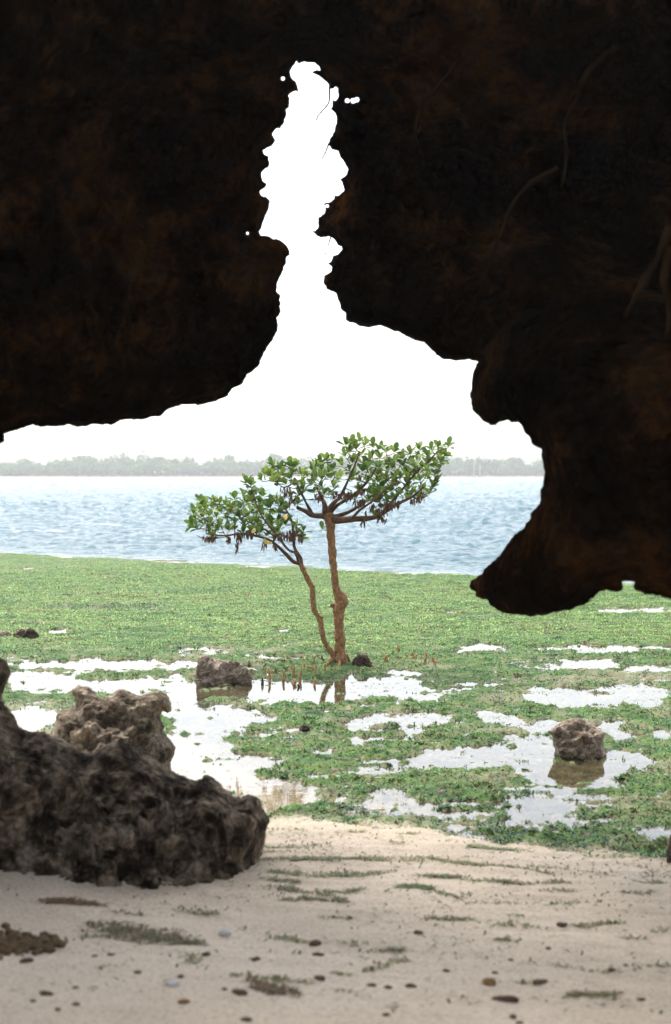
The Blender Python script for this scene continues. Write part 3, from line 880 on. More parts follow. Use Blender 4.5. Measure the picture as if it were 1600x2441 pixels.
o = inflate_rock('reef_rock', fl, 10.95, 0.16, 0.22, 0.07, 2.2, [(6, 0.045), (45, 0.006)], 3.9, 4.0, 0.15, M_BOULDER, 0.012, 16, ((8, 0.05), (18, 0.03), (36, 0.012)), 0.75)
tag(o, 'flat-topped brown rock mirrored in the pool left of the mangrove', 'rock')
rr = tile([(800,685),(835,660),(890,620),(940,605),(1010,600),(1060,640),(1145,690),(1145,740),(1140,780),(1165,830),(1160,930),(1060,960),(900,960),(860,900),(850,830),(835,780),(825,720)], 1000, 1480, .3846)
o = inflate_rock('reef_rock', rr, 8.08, 0.17, 0.2, 0.13, 2.2, [(4, 0.05), (40, 0.006)], 7.7, 3, 0.07, M_BOULDER, 0.012, 24, ((6, 0.03), (15, 0.022), (34, 0.008)), 0.35)
tag(o, 'pitted brown rock standing alone in the pool on the right', 'rock')
sr_ = tile([(955,1240),(985,1210),(1030,1215),(1045,1245),(1065,1280),(1060,1320),(960,1320),(950,1265)], 400, 1000, .4615)
o = inflate_rock('reef_rock', sr_, 11.66, 0.08, 0.1, 0.07, 2.2, [(9, 0.025), (24, 0.01)], 6.2, 2.5, 0.09, M_DARKROCK, 0.012, 25)
tag(o, 'small dark brown rock just right of the mangrove trunk', 'rock')
lr_ = tile([(600,1255),(615,1225),(635,1228),(655,1255),(655,1300),(600,1300)], 400, 1000, .4615)
o = inflate_rock('reef_rock', lr_, 11.95, 0.05, 0.06, 0.05, 1.6, [(12, 0.015), (30, 0.006)], 7.2, 1.5, 0.1, M_DARKROCK)
tag(o, 'little pointed dark stone among the breathing roots', 'rock')
o = inflate_rock('reef_rock', [(28,1521),(36,1510),(50,1499),(62,1502),(72,1496),(84,1504),(94,1516),(94,1540),(28,1540)], 13.7, 0.08, 0.1, 0.08, 1.8, [(9, 0.03), (22, 0.012)], 8.4, 4.0, 0.12, M_DARKROCK, 0.01, 20, ((14, 0.02),))
tag(o, 'dark lumpy rock in the green algae near the left edge', 'rock')
o = inflate_rock('reef_rock', [(-10,1520),(0,1506),(18,1503),(28,1512),(26,1530),(-10,1530)], 13.8, 0.05, 0.06, 0.05, 1.8, [(9, 0.02), (22, 0.01)], 9.1, 1.5, 0.09, M_BOULDER)
tag(o, 'low brown lump cut by the left edge of the picture', 'rock')
o = inflate_rock('reef_rock', [(713,1752),(714,1735),(724,1726),(737,1730),(741,1745),(738,1770),(713,1770)], 8.75, 0.04, 0.05, 0.04, 1.8, [(14, 0.015), (30, 0.006)], 10.3, 1.5, 0.1, M_DARKROCK)
tag(o, 'fist-sized dark stone in the patchy algae below the mangrove', 'rock')
o = inflate_rock('reef_rock', [(1589,2062),(1592,2025),(1598,1990),(1640,1975),(1690,2010),(1690,2100),(1592,2100)], 5.75, 0.08, 0.1, 0.08, 3, [(8, 0.03), (20, 0.01)], 11.7, 2, 0.08, M_DARKROCK)
tag(o, 'dark rock cut by the right edge of the picture', 'rock')
m_moss = rock_mat('mossy_stone', [(0.35, (0.03, 0.045, 0.012)), (0.55, (0.06, 0.085, 0.02)), (0.7, (0.08, 0.06, 0.035))], 25, 0.01, 0.9, 90)
o = inflate_rock('reef_rock', [(1125,2470),(1135,2440),(1160,2428),(1190,2432),(1215,2455),(1220,2520),(1125,2520)], 3.85, 0.05, 0.06, 0.05, 5, [(14, 0.012), (30, 0.005)], 12.9, 2, 0.06, m_moss)
tag(o, 'mossy green stone cut by the bottom edge of the picture', 'rock')
o = inflate_rock('reef_rock', [(1500,2500),(1520,2440),(1560,2430),(1640,2425),(1700,2440),(1700,2520)], 3.85, 0.05, 0.06, 0.05, 5, [(14, 0.012), (30, 0.005)], 13.9, 2, 0.06, M_PEBBLE)
tag(o, 'brown stone in the bottom right corner', 'rock')

# ------------------------------------------------------------------ mangrove tree
TY = 11.75
base = at(np.array(808.), np.array(1582.), TY)
TB = Vector((float(base[0]), TY, 0.03))
tree = tag(empty('mangrove_tree', TB), 'small two-stemmed mangrove with glossy green leaves standing on the flat', 'tree')
def t1(x, y): return (400 + x * .4615, 1000 + y * .4615)
def t6(x, y): return (640 + x * .1795, 1200 + y * .1795)
def limb(pts, sides=10, sub=6, rough=0.15, seed=0.0, dy=None):
    """pts rows: (px,py,width px[,depth offset m])"""
    pa = []
    for q in pts:
        dyy = q[3] if len(q) > 3 else 0.0
        pa.append(np.append(at(np.array(q[0]), np.array(q[1]), TY + dyy), q[2] / 2 * TY / F))
    return tube(pa, sides, sub, rough, seed)
def T6(x, y, w, d=0.0): return (*t6(x, y), w, d)
def T1(x, y, w, d=0.0): return (*t1(x, y), w, d)

main_parts = [limb([T6(955, 2150, 44), T6(957, 2080, 36), T6(950, 1950, 29), T6(945, 1800, 26), T6(932, 1500, 24.5), T6(945, 1350, 26), T6(945, 1260, 24), T6(905, 1150, 18), T6(882, 1000, 17), T6(850, 700, 18), T6(832, 400, 19), T6(825, 300, 22), T6(815, 210, 26), T6(800, 130, 20)], 18, 10, 0.45, 1.0)]
V0, F0 = main_parts[0]
bc = at(np.array(t6(1010, 1290)[0]), np.array(t6(1010, 1290)[1]), TY)      # burl on the right side
for c_, rad, push in ((bc, 0.055, 0.030), (at(np.array(t6(1000, 1200)[0]), np.array(t6(1000, 1200)[1]), TY - .01), 0.035, 0.014), (at(np.array(t6(880, 1440)[0]), np.array(t6(880, 1440)[1]), TY), 0.04, 0.008)):
    dv = V0 - c_; w_ = np.exp(-((dv / np.array([rad, rad * 2, rad * 1.15])) ** 2).sum(1))
    V0 = V0 + w_[:, None] * np.array([push if c_[0] > bc[0] - .02 else -push, -0.3 * push, 0])
main_parts[0] = (V0, F0)
main_parts.append(limb([T6(920, 1400, 13), T6(870, 1365, 11), T6(838, 1350, 10, -.01), T6(826, 1345, 9, -.01)], 10, 4, 0.25))
for (a, b_, w_, dx, dpt) in ((900, 2050, 10, -110, -.08), (960, 2080, 11, -20, -.14), (1010, 2070, 10, 60, -.08), (1030, 2060, 9, 90, .06), (870, 2070, 9, -130, .05), (930, 2080, 10, 10, .12)):
    main_parts.append(limb([T6(a, b_ - 60, w_), T6(a + dx * .4, b_ + 20, w_ * .8, dpt * .5), T6(a + dx, b_ + 75, w_ * .5, dpt), T6(a + dx * 1.4, b_ + 120, w_ * .3, dpt * 1.4)], 8, 4, 0.3))
V, F_ = merge(main_parts)
part_of(link('trunk', mesh_np('trunk', V, F_), M_BARK), tree)
V, F_ = merge([limb([T6(880, 2060, 16, -.02), T6(845, 1990, 14.5, -.03), T6(765, 1870, 12.6, -.05), T6(718, 1740, 13, -.06), T6(700, 1600, 13.4, -.06), T6(675, 1520, 13, -.06), T6(605, 1400, 11.6, -.08), T6(592, 1250, 12, -.08), T6(575, 1120, 13.5, -.09), T6(545, 1050, 12.5, -.09), T6(500, 970, 11.4, -.1), T6(450, 840, 11.5, -.1), T6(425, 795, 11, -.1)], 12, 9, 0.5, 4.0),
               limb([T6(560, 1090, 9, -.09), T6(600, 1105, 8, -.1), T6(612, 1112, 5, -.1)], 8, 3, 0.3),
               limb([T6(690, 1530, 8, -.06), T6(720, 1510, 6, -.07), T6(735, 1500, 3, -.07)], 8, 3, 0.3)])
part_of(link('trunk', mesh_np('trunk', V, F_), M_BARK), tree)
# curled root beside the trunk
V, F_ = merge([limb([T6(600, 2130, 3), T6(610, 2060, 3), T6(640, 2025, 2.6), T6(690, 2015, 2)], 6, 4, .2), limb([T6(740, 2120, 4), T6(720, 2060, 4), T6(700, 2020, 3)], 6, 4, .2)])
part_of(link('root', mesh_np('root', V, F_), M_TWIG), tree)

branches_R = [
 [T1(820,500,18), T1(790,498,13,-.02), T1(750,495,12,-.05), T1(715,475,11,-.08), T1(668,455,8,-.1)],
 [T1(835,510,20), T1(880,520,17,-.03), T1(950,515,15,-.08), T1(1040,510,12,-.12), T1(1100,490,10,-.15), T1(1180,440,8,-.18), T1(1260,400,6,-.2), T1(1320,350,4,-.22)],
 [T1(850,505,12,.03), T1(930,480,9,.12), T1(1010,430,7,.2), T1(1080,370,5,.25), T1(1150,300,4,.3), T1(1210,230,3,.3)],
 [T1(815,480,18), T1(810,440,12,.02), T1(790,390,8,.1), T1(760,330,6,.15), T1(740,280,4,.2)],
 [T1(830,480,18), T1(850,440,11,-.03), T1(890,400,8,-.08), T1(920,340,6,-.1), T1(960,250,4.5,-.12), T1(990,170,3,-.1)],
 [T1(835,480,15), T1(880,440,9,.05), T1(960,390,7,.08), T1(1040,310,6,.06), T1(1090,220,4,.05)],
 [T1(750,495,9,-.05), T1(715,430,6,-.1), T1(690,380,5,-.15), T1(660,330,4,-.2), T1(600,350,3,-.22), T1(560,320,2.5,-.25)],
 [T1(1100,490,8,-.15), T1(1180,400,6,-.1), T1(1270,290,5,-.05), T1(1340,220,4,0), T1(1400,160,3,.02)],
 [T1(950,515,9,-.08), T1(990,470,6,-.2), T1(1060,420,5,-.28), T1(1130,360,4,-.3), T1(1200,320,3,-.32)],
]
branches_L = [
 [T6(425,800,11,-.1), T6(370,790,9.5,-.11), T6(320,765,9,-.12), T6(230,670,8.5,-.14), T6(130,575,7.5,-.16), T1(520,620,6,-.18), T1(450,600,5,-.2), T1(380,590,4.5,-.22), T1(290,600,4,-.22), T1(200,590,3,-.24)],
 [T6(440,810,9,-.1), T6(430,730,8,-.09), T6(380,650,7.5,-.08), T6(345,580,7,-.06), T6(330,480,6,-.04), T1(645,540,5,0), T1(620,480,4,.03), T1(590,440,3,.05)],
 [T6(400,790,7,-.1), T6(385,720,6.5,-.13), T6(350,650,6.5,-.15), T6(285,630,6,-.18), T6(215,560,5.5,-.2), T1(560,590,5,-.24), T1(500,520,4,-.28), T1(460,440,3,-.3), T1(430,350,2.4,-.3)],
 [T1(560,610,5,-.14), T1(490,560,4.5,-.05), T1(400,520,4,.05), T1(320,470,3.2,.1), T1(260,430,2.6,.12)],
 [T6(345,580,5,-.06), T1(660,600,3.5,-.1), T1(690,570,2.5,-.12)],
]
def limb_nodes(bs):
    N = []
    for b_ in bs:
        S = catmull([[q[0], q[1], q[3] if len(q) > 3 else 0.0] for q in b_], 5)
        N += [tuple(s_) for s_ in S[len(S) // 4:]]
    return N

def poly_fn(p): return np.array([t1(*q) for q in p])
POLY_R = poly_fn([(480,290),(540,215),(600,230),(650,215),(690,260),(740,215),(850,180),(915,230),(910,105),(990,90),(1060,110),(1180,130),(1200,200),(1260,140),(1370,120),(1455,115),(1420,210),(1390,260),(1400,300),(1350,370),(1290,400),(1180,420),(1060,420),(940,390),(860,385),(760,395),(680,400),(640,330),(560,310)])
POLY_L = poly_fn([(100,530),(160,395),(260,400),(370,385),(375,360),(400,300),(440,310),(440,370),(510,360),(520,400),(590,420),(620,510),(700,560),(690,600),(600,610),(520,605),(440,575),(330,590),(200,610),(150,580)])

def build_tips(poly, mind, depth, extra, lo_drop):
    P = jgrid(poly[:, 0].min(), poly[:, 0].max(), poly[:, 1].min(), poly[:, 1].max(), 5)
    P = P[in_poly(P, poly)]
    rng.shuffle(P)
    tips = [np.array(t1(*e)) for e in extra]
    y0, y1 = poly[:, 1].min(), poly[:, 1].max()
    for p in P:
        if all(np.hypot(*(p - q)) > mind for q in tips):
            tips.append(p)
    out = []
    for q in tips:
        e = float(dist_poly(np.array([q]), [poly])[0])
        d = (random.random() * 2 - 1) * depth * min(1, 0.35 + e / 45)
        out.append((q[0], q[1] + 8, d))
    return out
ex_R = [(1450,122),(1400,135),(1365,140),(1410,205),(1390,300),(1340,250),(990,95),(920,115),(940,150),(1060,125),(1130,150),(1170,150),(1255,160),(1300,140),(850,190),(820,195),(760,225),(745,245),(665,225),(690,265),(590,235),(545,225),(500,265),(487,297),(555,305),(630,290),(1370,330),(640,375),(670,420),(700,350),(760,360),(900,380),(1000,400),(1090,410),(1160,400),(1230,390)]
ex_L = [(128,528),(145,505),(165,405),(200,420),(240,405),(150,575),(190,595),(405,310),(430,325),(395,370),(460,370),(490,380),(345,395),(300,425),(545,415),(580,430),(700,570),(640,590),(800-90,560),(560,405),(610,450),(630,500),(540,470),(660,530)]

leaf_specs = []        # (loc, quaternion, scale, crown index, yellow)
def leaf_cluster(tip, outdir, crown, nl, yellow=False):
    ax = Vector(outdir).normalized()
    side = ax.orthogonal().normalized()
    ph = random.random() * 6.28
    for k_ in range(nl):
        ang = ph + k_ * 2.4
        spread = math.radians(18 + 55 * (k_ / max(nl - 1, 1)) + random.uniform(-12, 12))
        s_ = Quaternion(ax, ang) @ side
        d_ = (ax * math.cos(spread) + s_ * math.sin(spread)).normalized()
        nrm_ = (ax * math.sin(spread) - s_ * math.cos(spread) + Vector((0, 0, 0.35))).normalized()
        xx = d_; zz = (nrm_ - xx * nrm_.dot(xx)).normalized(); yy = zz.cross(xx)
        q = Matrix((xx, yy, zz)).transposed().to_quaternion()
        loc = Vector(tip) + ax * (-0.012 * k_ / nl) + d_ * 0.004
        leaf_specs.append((loc, q, random.uniform(0.046, 0.092), crown, yellow))

def grow_crown(name, branches, tips, crown, anchor, leaf_prob):
    parts = [limb(b_, 8, 5, 0.2, i * 3.3) for i, b_ in enumerate(branches)]
    nodes = limb_nodes(branches)
    ax_, ay_ = anchor
    tips = sorted(tips, key=lambda q: (q[0] - ax_) ** 2 + (q[1] - ay_) ** 2)
    for q in tips:
        best, bd = None, 1e9
        for nd in nodes:
            dx, dy, dz = q[0] - nd[0], q[1] - nd[1], (q[2] - nd[2]) * 288 * 0.5
            d_ = math.sqrt(dx * dx + dy * dy + dz * dz) + (30 if nd[1] < q[1] - 6 else 0)
            if d_ > 5 and d_ < bd: best, bd = nd, d_
        nd = best
        mx_, my_ = (nd[0] + q[0]) / 2 + random.uniform(-4, 4), (nd[1] + q[1]) / 2 + random.uniform(1, 6)
        md = (nd[2] + q[2]) / 2
        parts.append(limb([(nd[0], nd[1], 2.6, nd[2]), (mx_, my_, 2.1, md), (q[0], q[1] + 3, 1.5, q[2])], 5, 3, 0.2))
        for f_ in (0.35, 0.65): nodes.append((nd[0] + (q[0] - nd[0]) * f_, nd[1] + (q[1] - nd[1]) * f_, nd[2] + (q[2] - nd[2]) * f_))
        p = at(np.array(q[0]), np.array(q[1]), TY + q[2])
        p0 = at(np.array(mx_), np.array(my_), TY + md)
        od = (p - p0); od /= max(np.linalg.norm(od), 1e-6)
        od = od * 0.55 + np.array([0, -0.1, 0.75]) + rng.normal(size=3) * 0.22
        if random.random() < leaf_prob(q):
            leaf_cluster(p, od, crown, random.choice([7, 8, 8, 9, 10]), False)
    V, F_ = merge(parts)
    return part_of(link(name, mesh_np(name, V, F_), M_TWIG), tree)

tips_R = build_tips(POLY_R, 14.4, 0.32, ex_R, 0)
tips_L = build_tips(POLY_L, 14.0, 0.30, ex_L, 0)
def lp_R(q):
    f_ = (q[1] - 1040) / 160
    inner = math.exp(-((q[0] - 800) / 70) ** 2) * sstep(1140, 1180, q[1])
    return float(np.clip(1.0 - 0.45 * sstep(0.8, 1.05, f_) - 0.5 * inner, 0.05, 1))
crown_R = grow_crown('crown', branches_R, tips_R, 0, t1(825, 500), lp_R)
crown_L = grow_crown('crown', branches_L, tips_L, 1, t1(640, 640), lambda q: float(1 - 0.65 * sstep(1262, 1285, q[1])))
for (a, b_, c_) in ((800, 570, 0), (700, 580, 1), (1065, 500, 0)):
    p = at(np.array(t1(a, b_)[0]), np.array(t1(a, b_)[1]), TY - .15)
    leaf_cluster(p, (random.uniform(-.4, .4), -.3, .8), c_, 5)

def leaf_mesh(name, curl, fold):
    V, F_ = [], []
    prof = [(0.0, 0.02), (0.12, 0.05), (0.35, 0.19), (0.6, 0.27), (0.82, 0.22), (0.95, 0.10), (1.0, 0.0)]
    for (u_, w_) in prof:
        z = -curl * u_ * u_
        V += [(u_, 0, z), (u_, w_, z + fold * w_), (u_, -w_, z + fold * w_)]
    for i in range(len(prof) - 1):
        a = i * 3; c = a + 3
        F_ += [(a, c, c + 1), (a, c + 1, a + 1), (a, a + 2, c + 2), (a, c + 2, c)]
    return np.array(V), np.array(F_)
LV = [leaf_mesh('leaf', 0.12, 0.35), leaf_mesh('leaf', 0.3, 0.2), leaf_mesh('leaf', -0.05, 0.5)]
LM = []
for i, (v_, f_) in enumerate(LV):
    me = mesh_np('leaf', v_, f_); me.materials.append(M_LEAF); LM.append(me)
LMY = mesh_np('yellow_leaf', *LV[0]); LMY.materials.append(M_LEAFY)
order = sorted(range(len(leaf_specs)), key=lambda i: leaf_specs[i][0].y)
yellow_px = [t1(500, 612), t1(602, 490), t1(530, 630), t1(455, 560)]
for yp in yellow_px:
    p = at(np.array(yp[0]), np.array(yp[1]), TY - .3)
    o = link('leaf', LMY, None, crown_L)
    o.location = p; o.rotation_euler = (random.uniform(-.6, .6), random.uniform(.2, .9), random.uniform(0, 6)); o.scale = (0.07,) * 3
    o['label'] = 'yellowed leaf'
crowns = [crown_R, crown_L]
rest = [[], []]
picked = set(order[:290])
for i, (loc, q, sc, cr, yel) in enumerate(leaf_specs):
    if i in picked:
        o = link('leaf', LM[i % 3], None, crowns[cr])
        o.location = loc; o.rotation_mode = 'QUATERNION'; o.rotation_quaternion = q
        o.scale = (sc, sc * random.uniform(.85, 1.1), sc)
    else:
        rest[cr].append(i)
for cr in (0, 1):
    Vs, Fs, Cs, off = [], [], [], 0
    for i in rest[cr]:
        loc, q, sc, _, _ = leaf_specs[i]
        v_, f_ = LV[i % 3]
        R_ = np.array(q.to_matrix())
        Vs.append((v_ * sc) @ R_.T + np.array(loc)); Fs.append(f_ + off); off += len(v_)
        k_ = random.random()
        Cs.append(np.repeat(np.array([[0.045, 0.115, 0.020]]) * (1 - k_) + np.array([[0.23, 0.315, 0.065]]) * k_, len(v_), 0))
    me = mesh_np('leaf_mass', np.concatenate(Vs), np.concatenate(Fs)); add_col(me, 'tint', np.concatenate(Cs))
    o = link('leaf_mass', me, M_LEAFMASS, crowns[cr])
    o['kind'] = 'stuff'

# withered leaves and dried weed caught in the lower branches
for (x, y, w_, h_, n_) in ((610,375,22,32,30),(640,420,18,50,20),(368,605,16,26,26),(356,660,5,34,10),(500,650,10,26,12),(552,660,9,26,14),(630,600,36,30,46),(680,610,14,20,16),(430,585,30,20,34),(220,612,26,14,22),(315,615,14,18,14),(580,600,22,20,26),
                           (1100,500,20,44,34),(1010,530,12,30,14),(1140,450,26,26,36),(1060,450,20,20,22),(925,395,30,26,44),(990,430,22,24,26),(870,390,24,22,26),(1000,370,30,20,26),(1280,410,22,22,22),(1310,385,14,20,14),(1180,430,20,20,20),(780,400,20,20,16),(1025,490,8,20,8)):
    Vs, Fs = [], []
    for k_ in range(int(n_ * 1.2)):
        px_, py_ = t1(x + random.gauss(0, w_ * .6), y + random.uniform(-h_, h_ * .35))
        p = at(np.array(px_), np.array(py_), TY - .12 + random.uniform(-.18, .18))
        L_ = random.uniform(.025, .065); W_ = random.uniform(.009, .02); a_ = random.random() * 6.28
        s_ = np.array([math.cos(a_), math.sin(a_), 0]) * W_ * .5
        dn = np.array([random.gauss(0, .012), random.gauss(0, .012), -L_])
        md = p + dn * .5 + np.cross(s_, [0, 0, 1]) * random.uniform(-1, 1)
        o_ = len(Vs)
        Vs += [p - s_ * .5, p + s_ * .5, md + s_, md - s_, p + dn]
        Fs += [(o_, o_ + 1, o_ + 2), (o_, o_ + 2, o_ + 3), (o_ + 3, o_ + 2, o_ + 4)]
    part_of(link('withered_leaf_clump', mesh_np('withered_leaf_clump', Vs, Fs), M_WITHER), tree)['kind'] = 'stuff'

ORD = ['leftmost', 'second', 'third', 'fourth', 'fifth', 'sixth', 'seventh', 'eighth', 'ninth', 'tenth', 'eleventh', 'twelfth', 'thirteenth', 'fourteenth',
       'fifteenth', 'sixteenth', 'seventeenth', 'eighteenth', 'nineteenth', 'twentieth', 'twenty-first', 'twenty-second', 'twenty-third', 'twenty-fourth',
       'twenty-fifth', 'twenty-sixth', 'twenty-seventh', 'twenty-eighth']
def ranked(k_, noun):
    return ('leftmost ' + noun) if k_ == 0 else (ORD[k_] + ' ' + noun + ' from the left')
# ------------------------------------------------------------------ breathing roots
def spike_mesh(h_, r_, seed):
    pa = [(0, 0, -0.05, r_ * 1.15), (0.002, 0, h_ * .35, r_), (random.uniform(-.006, .006), 0, h_ * .7, r_ * .9), (random.uniform(-.01, .01), random.uniform(-.01, .01), h_, r_ * .45)]
    return mesh_np('breathing_root', *tube(pa, 7, 4, 0.5, seed))
L_SP = [(430,1300,28,9),(505,1300,26,7),(528,1335,62,9),(543,1310,24,7),(598,1335,50,9),(650,1320,52,8),(655,1355,40,10),(683,1330,58,9),(675,1370,40,8),(490,1355,40,8),(725,1290,28,7),(738,1290,30,7),(720,1290,22,6),(757,1360,44,8),(762,1305,30,6),(812,1300,50,8),(905,1335,30,6),(690,1280,22,6),(705,1285,26,5),(600,1300,30,6),(768,1285,20,5),(745,1300,28,5),(412,1320,18,6),(640,1290,26,6),(560,1325,14,5),(845,1290,20,5),(870,1300,16,4)]
R_SP = [(1192,1205,40,7),(1127,1250,34,10),(1270,1235,34,7),(1283,1240,28,6),(1335,1255,60,7),(1328,1262,40,5),(1372,1255,40,7),(1367,1262,30,6),(1380,1270,24,6),(1235,1225,16,5),(1160,1205,16,4),(1400,1262,18,4),(1260,1215,14,4)]
lab_l = ('thin orange-brown breathing root spike sticking up left of the mangrove trunk', 'breathing roots left of the trunk')
lab_r = ('thin brown breathing root spike sticking up right of the mangrove trunk', 'breathing roots right of the trunk')
for lst, (lab, grp) in ((L_SP, lab_l), (R_SP, lab_r)):
    for i, (x, y, h_, w_) in enumerate(lst):
        px_, py_ = t1(x, y)
        g = ground_pt(px_, py_, 0.02)
        hh = h_ * .4615 / F * g[1]; r_ = w_ * 1.8 * .4615 / 2 / F * g[1]
        o = link('breathing_root', spike_mesh(hh, r_, i * 1.7), M_DARKROCK if (lst is L_SP and i in (8, 9)) else M_SPIKE)
        o.location = (g[0], g[1], gz(g[0], g[1])); o.rotation_euler = (random.uniform(-.08, .08), random.uniform(-.08, .08), random.random() * 6)
        k_ = sorted(q[0] + q[1] * 1e-4 for q in lst).index(x + y * 1e-4)
        tag(o, ranked(k_, 'orange-brown breathing root spike' if lst is L_SP else 'brown breathing root spike') + (', left of the mangrove trunk' if lst is L_SP else ', right of the mangrove trunk'), 'root', grp)

# ------------------------------------------------------------------ debris on the sand
def beach_pt(px_, py_):
    z = 0.1
    for _ in range(6):
        g = ground_pt(px_, py_, z); z = gz(g[0], g[1])
    return g[0], g[1], z
def pebble_mesh(seed, el=1.0):
    bm = bmesh.new(); bmesh.ops.create_icosphere(bm, subdivisions=3, radius=1.0)
    V = np.array([v.co[:] for v in bm.verts]); F_ = np.array([[v.index for v in f.verts] for f in bm.faces]); bm.free()
    V = V * (1 + 0.28 * fbm(V * 1.3 + seed, 4))[:, None] * np.array([el, 1, 0.75])
    return mesh_np('pebble', V, F_)
PM = [pebble_mesh(k_ * 5.1) for k_ in range(4)]
for m_ in PM: m_.materials.append(M_PEBBLE)
peb = [(515,540,18),(960,540,22),(640,622,18),(350,695,16),(355,770,17),(1115,715,30),(1145,845,28),(1190,560,18),(1465,490,28),(1480,540,24),(125,570,26),(440,548,12),(1045,700,14),(1485,650,30),(840,640,16),(155,755,14),(270,795,14)]
peb = [(x * .5128, 2000 + y * .5128, r_ * .5128) for x, y, r_ in peb]
peb += [(800 + x * .5128, 1950 + y * .5128, r_ * .5128) for x, y, r_ in [(950,765,28),(245,790,17),(170,780,18),(350,785,20),(515,712,16),(990,608,14),(385,535,22),(1050,500,24),(825,925,20),(65,465,14),(1350,688,12),(815,660,10),(1285,710,18),(1420,845,16),(855,955,20),(235,915,14),(740,722,16)]]
for i, (px_, py_, r_) in enumerate(peb):
    g = beach_pt(px_, py_)
    rr_ = r_ / F * g[1]
    o = link('pebble', PM[i % 4], None)
    o.location = (g[0], g[1], g[2] + rr_ * .1); o.scale = (rr_ * random.uniform(.9, 1.5), rr_ * random.uniform(.8, 1.1), rr_ * random.uniform(.45, .8)); o.rotation_euler = (0, 0, random.random() * 6)
    row = 0 if py_ < 2262 else 1 if py_ < 2330 else 2 if py_ < 2368 else 3
    k_ = sorted(q[0] for q in peb if (0 if q[1] < 2262 else 1 if q[1] < 2330 else 2 if q[1] < 2368 else 3) == row).index(px_)
    tag(o, ranked(k_, 'dark pebble') + (' in the farthest row on the sand', ' in the second farthest row on the sand', ' in the second nearest row on the sand', ' in the row nearest the bottom edge')[row], 'pebble', 'pebbles scattered on the sand')
def one_pebble(px_, py_, r_, el, mat, label, name='pebble', cat='pebble', rz=0.0, flat=.6):
    g = beach_pt(px_, py_); rr_ = r_ / F * g[1]
    me = pebble_mesh(px_, el); me.name = name
    o = link(name, me, mat); o.location = (g[0], g[1], g[2] + rr_ * .3); o.scale = (rr_, rr_, rr_ * flat / .75); o.rotation_euler = (0, 0, rz)
    return tag(o, label, cat)
one_pebble(1205, 2386, 11, 3.1, M_PEBBLE, 'long oval dark brown pebble near the bottom edge, longest on the sand', flat=.9)
one_pebble(1167, 2345, 15, 1.2, M_SPIKE, 'orange-brown lump on the sand above the long oval pebble')
one_pebble(111, 2372, 9, 2.2, M_PEBBLE, 'slanting oblong brown pebble at the lower left of the sand', rz=-.5)
one_pebble(413, 2350, 14, 1.2, M_SHELL, 'pale grey-white shell lying on the foreground sand', 'shell', 'shell')
one_pebble(537, 2229, 13, 1.2, M_SHELL, 'bright white shell on the sand below the big boulder', 'shell', 'shell')
one_pebble(438, 2390, 12, 1.3, M_SPIKE, 'flat tan stone on the sand below the shells', flat=.4)

# drift seaweed
def strands(lines, n_per_m, spread, pal_, ln_=(0.02, 0.06), gaps=True):
    pts, tn = [], []
    for (L_, wgt) in lines:
        W = [beach_pt(*q) for q in L_]
        S = catmull(np.array([[*w_] for w_ in W]), 6) if len(W) > 2 else catmull(np.array([[*w_] for w_ in W]), 8)
        seg = np.linalg.norm(np.diff(S, axis=0), axis=1); tot = seg.sum()
        n_ = int(tot * n_per_m * wgt)
        u_ = np.clip(rng.random(n_) * (len(S) - 1), 0, len(S) - 1.001); i_ = u_.astype(int); f_ = (u_ - i_)[:, None]
        p = S[i_] * (1 - f_) + S[i_ + 1] * f_
        p[:, 1] += 0.05 * fbm(p * 3.1 + 9, 3)
        keep_ = (rng.random(n_) < sstep(-0.5, 0.35, fbm(p * 6.5 + 21, 3))) | (not gaps)
        p = p[keep_]; n_ = len(p)
        th = 0.35 + 2.2 * np.abs(fbm(p * 6 + 3, 3))
        p[:, :2] += np.clip(rng.normal(size=(n_, 2)), *((-4, 4) if gaps else (-1.2, 1.2))) * np.array([spread * 1.6, spread]) * th[:, None] * wgt ** .5
        pts.append(p); c_ = pal_[rng.integers(0, len(pal_), n_)] * (0.7 + 0.6 * rng.random(n_))[:, None]; tn.append(c_)
    p = np.concatenate(pts); tn = np.concatenate(tn)
    p[:, 2] = ground_at(p[:, 0], p[:, 1]) - 0.001
    n_ = len(p)
    return fronds(p, ln_[0] + (ln_[1] - ln_[0]) * rng.random(n_), 0.002 + 0.0035 * rng.random(n_), tn, np.clip(rng.random(n_) * 0.10, 0, 1))
def t8(p): return [(800 + x * .5128, 1950 + y * .5128) for x, y in p]
def t5(p): return [(x * .5128, 2000 + y * .5128) for x, y in p]
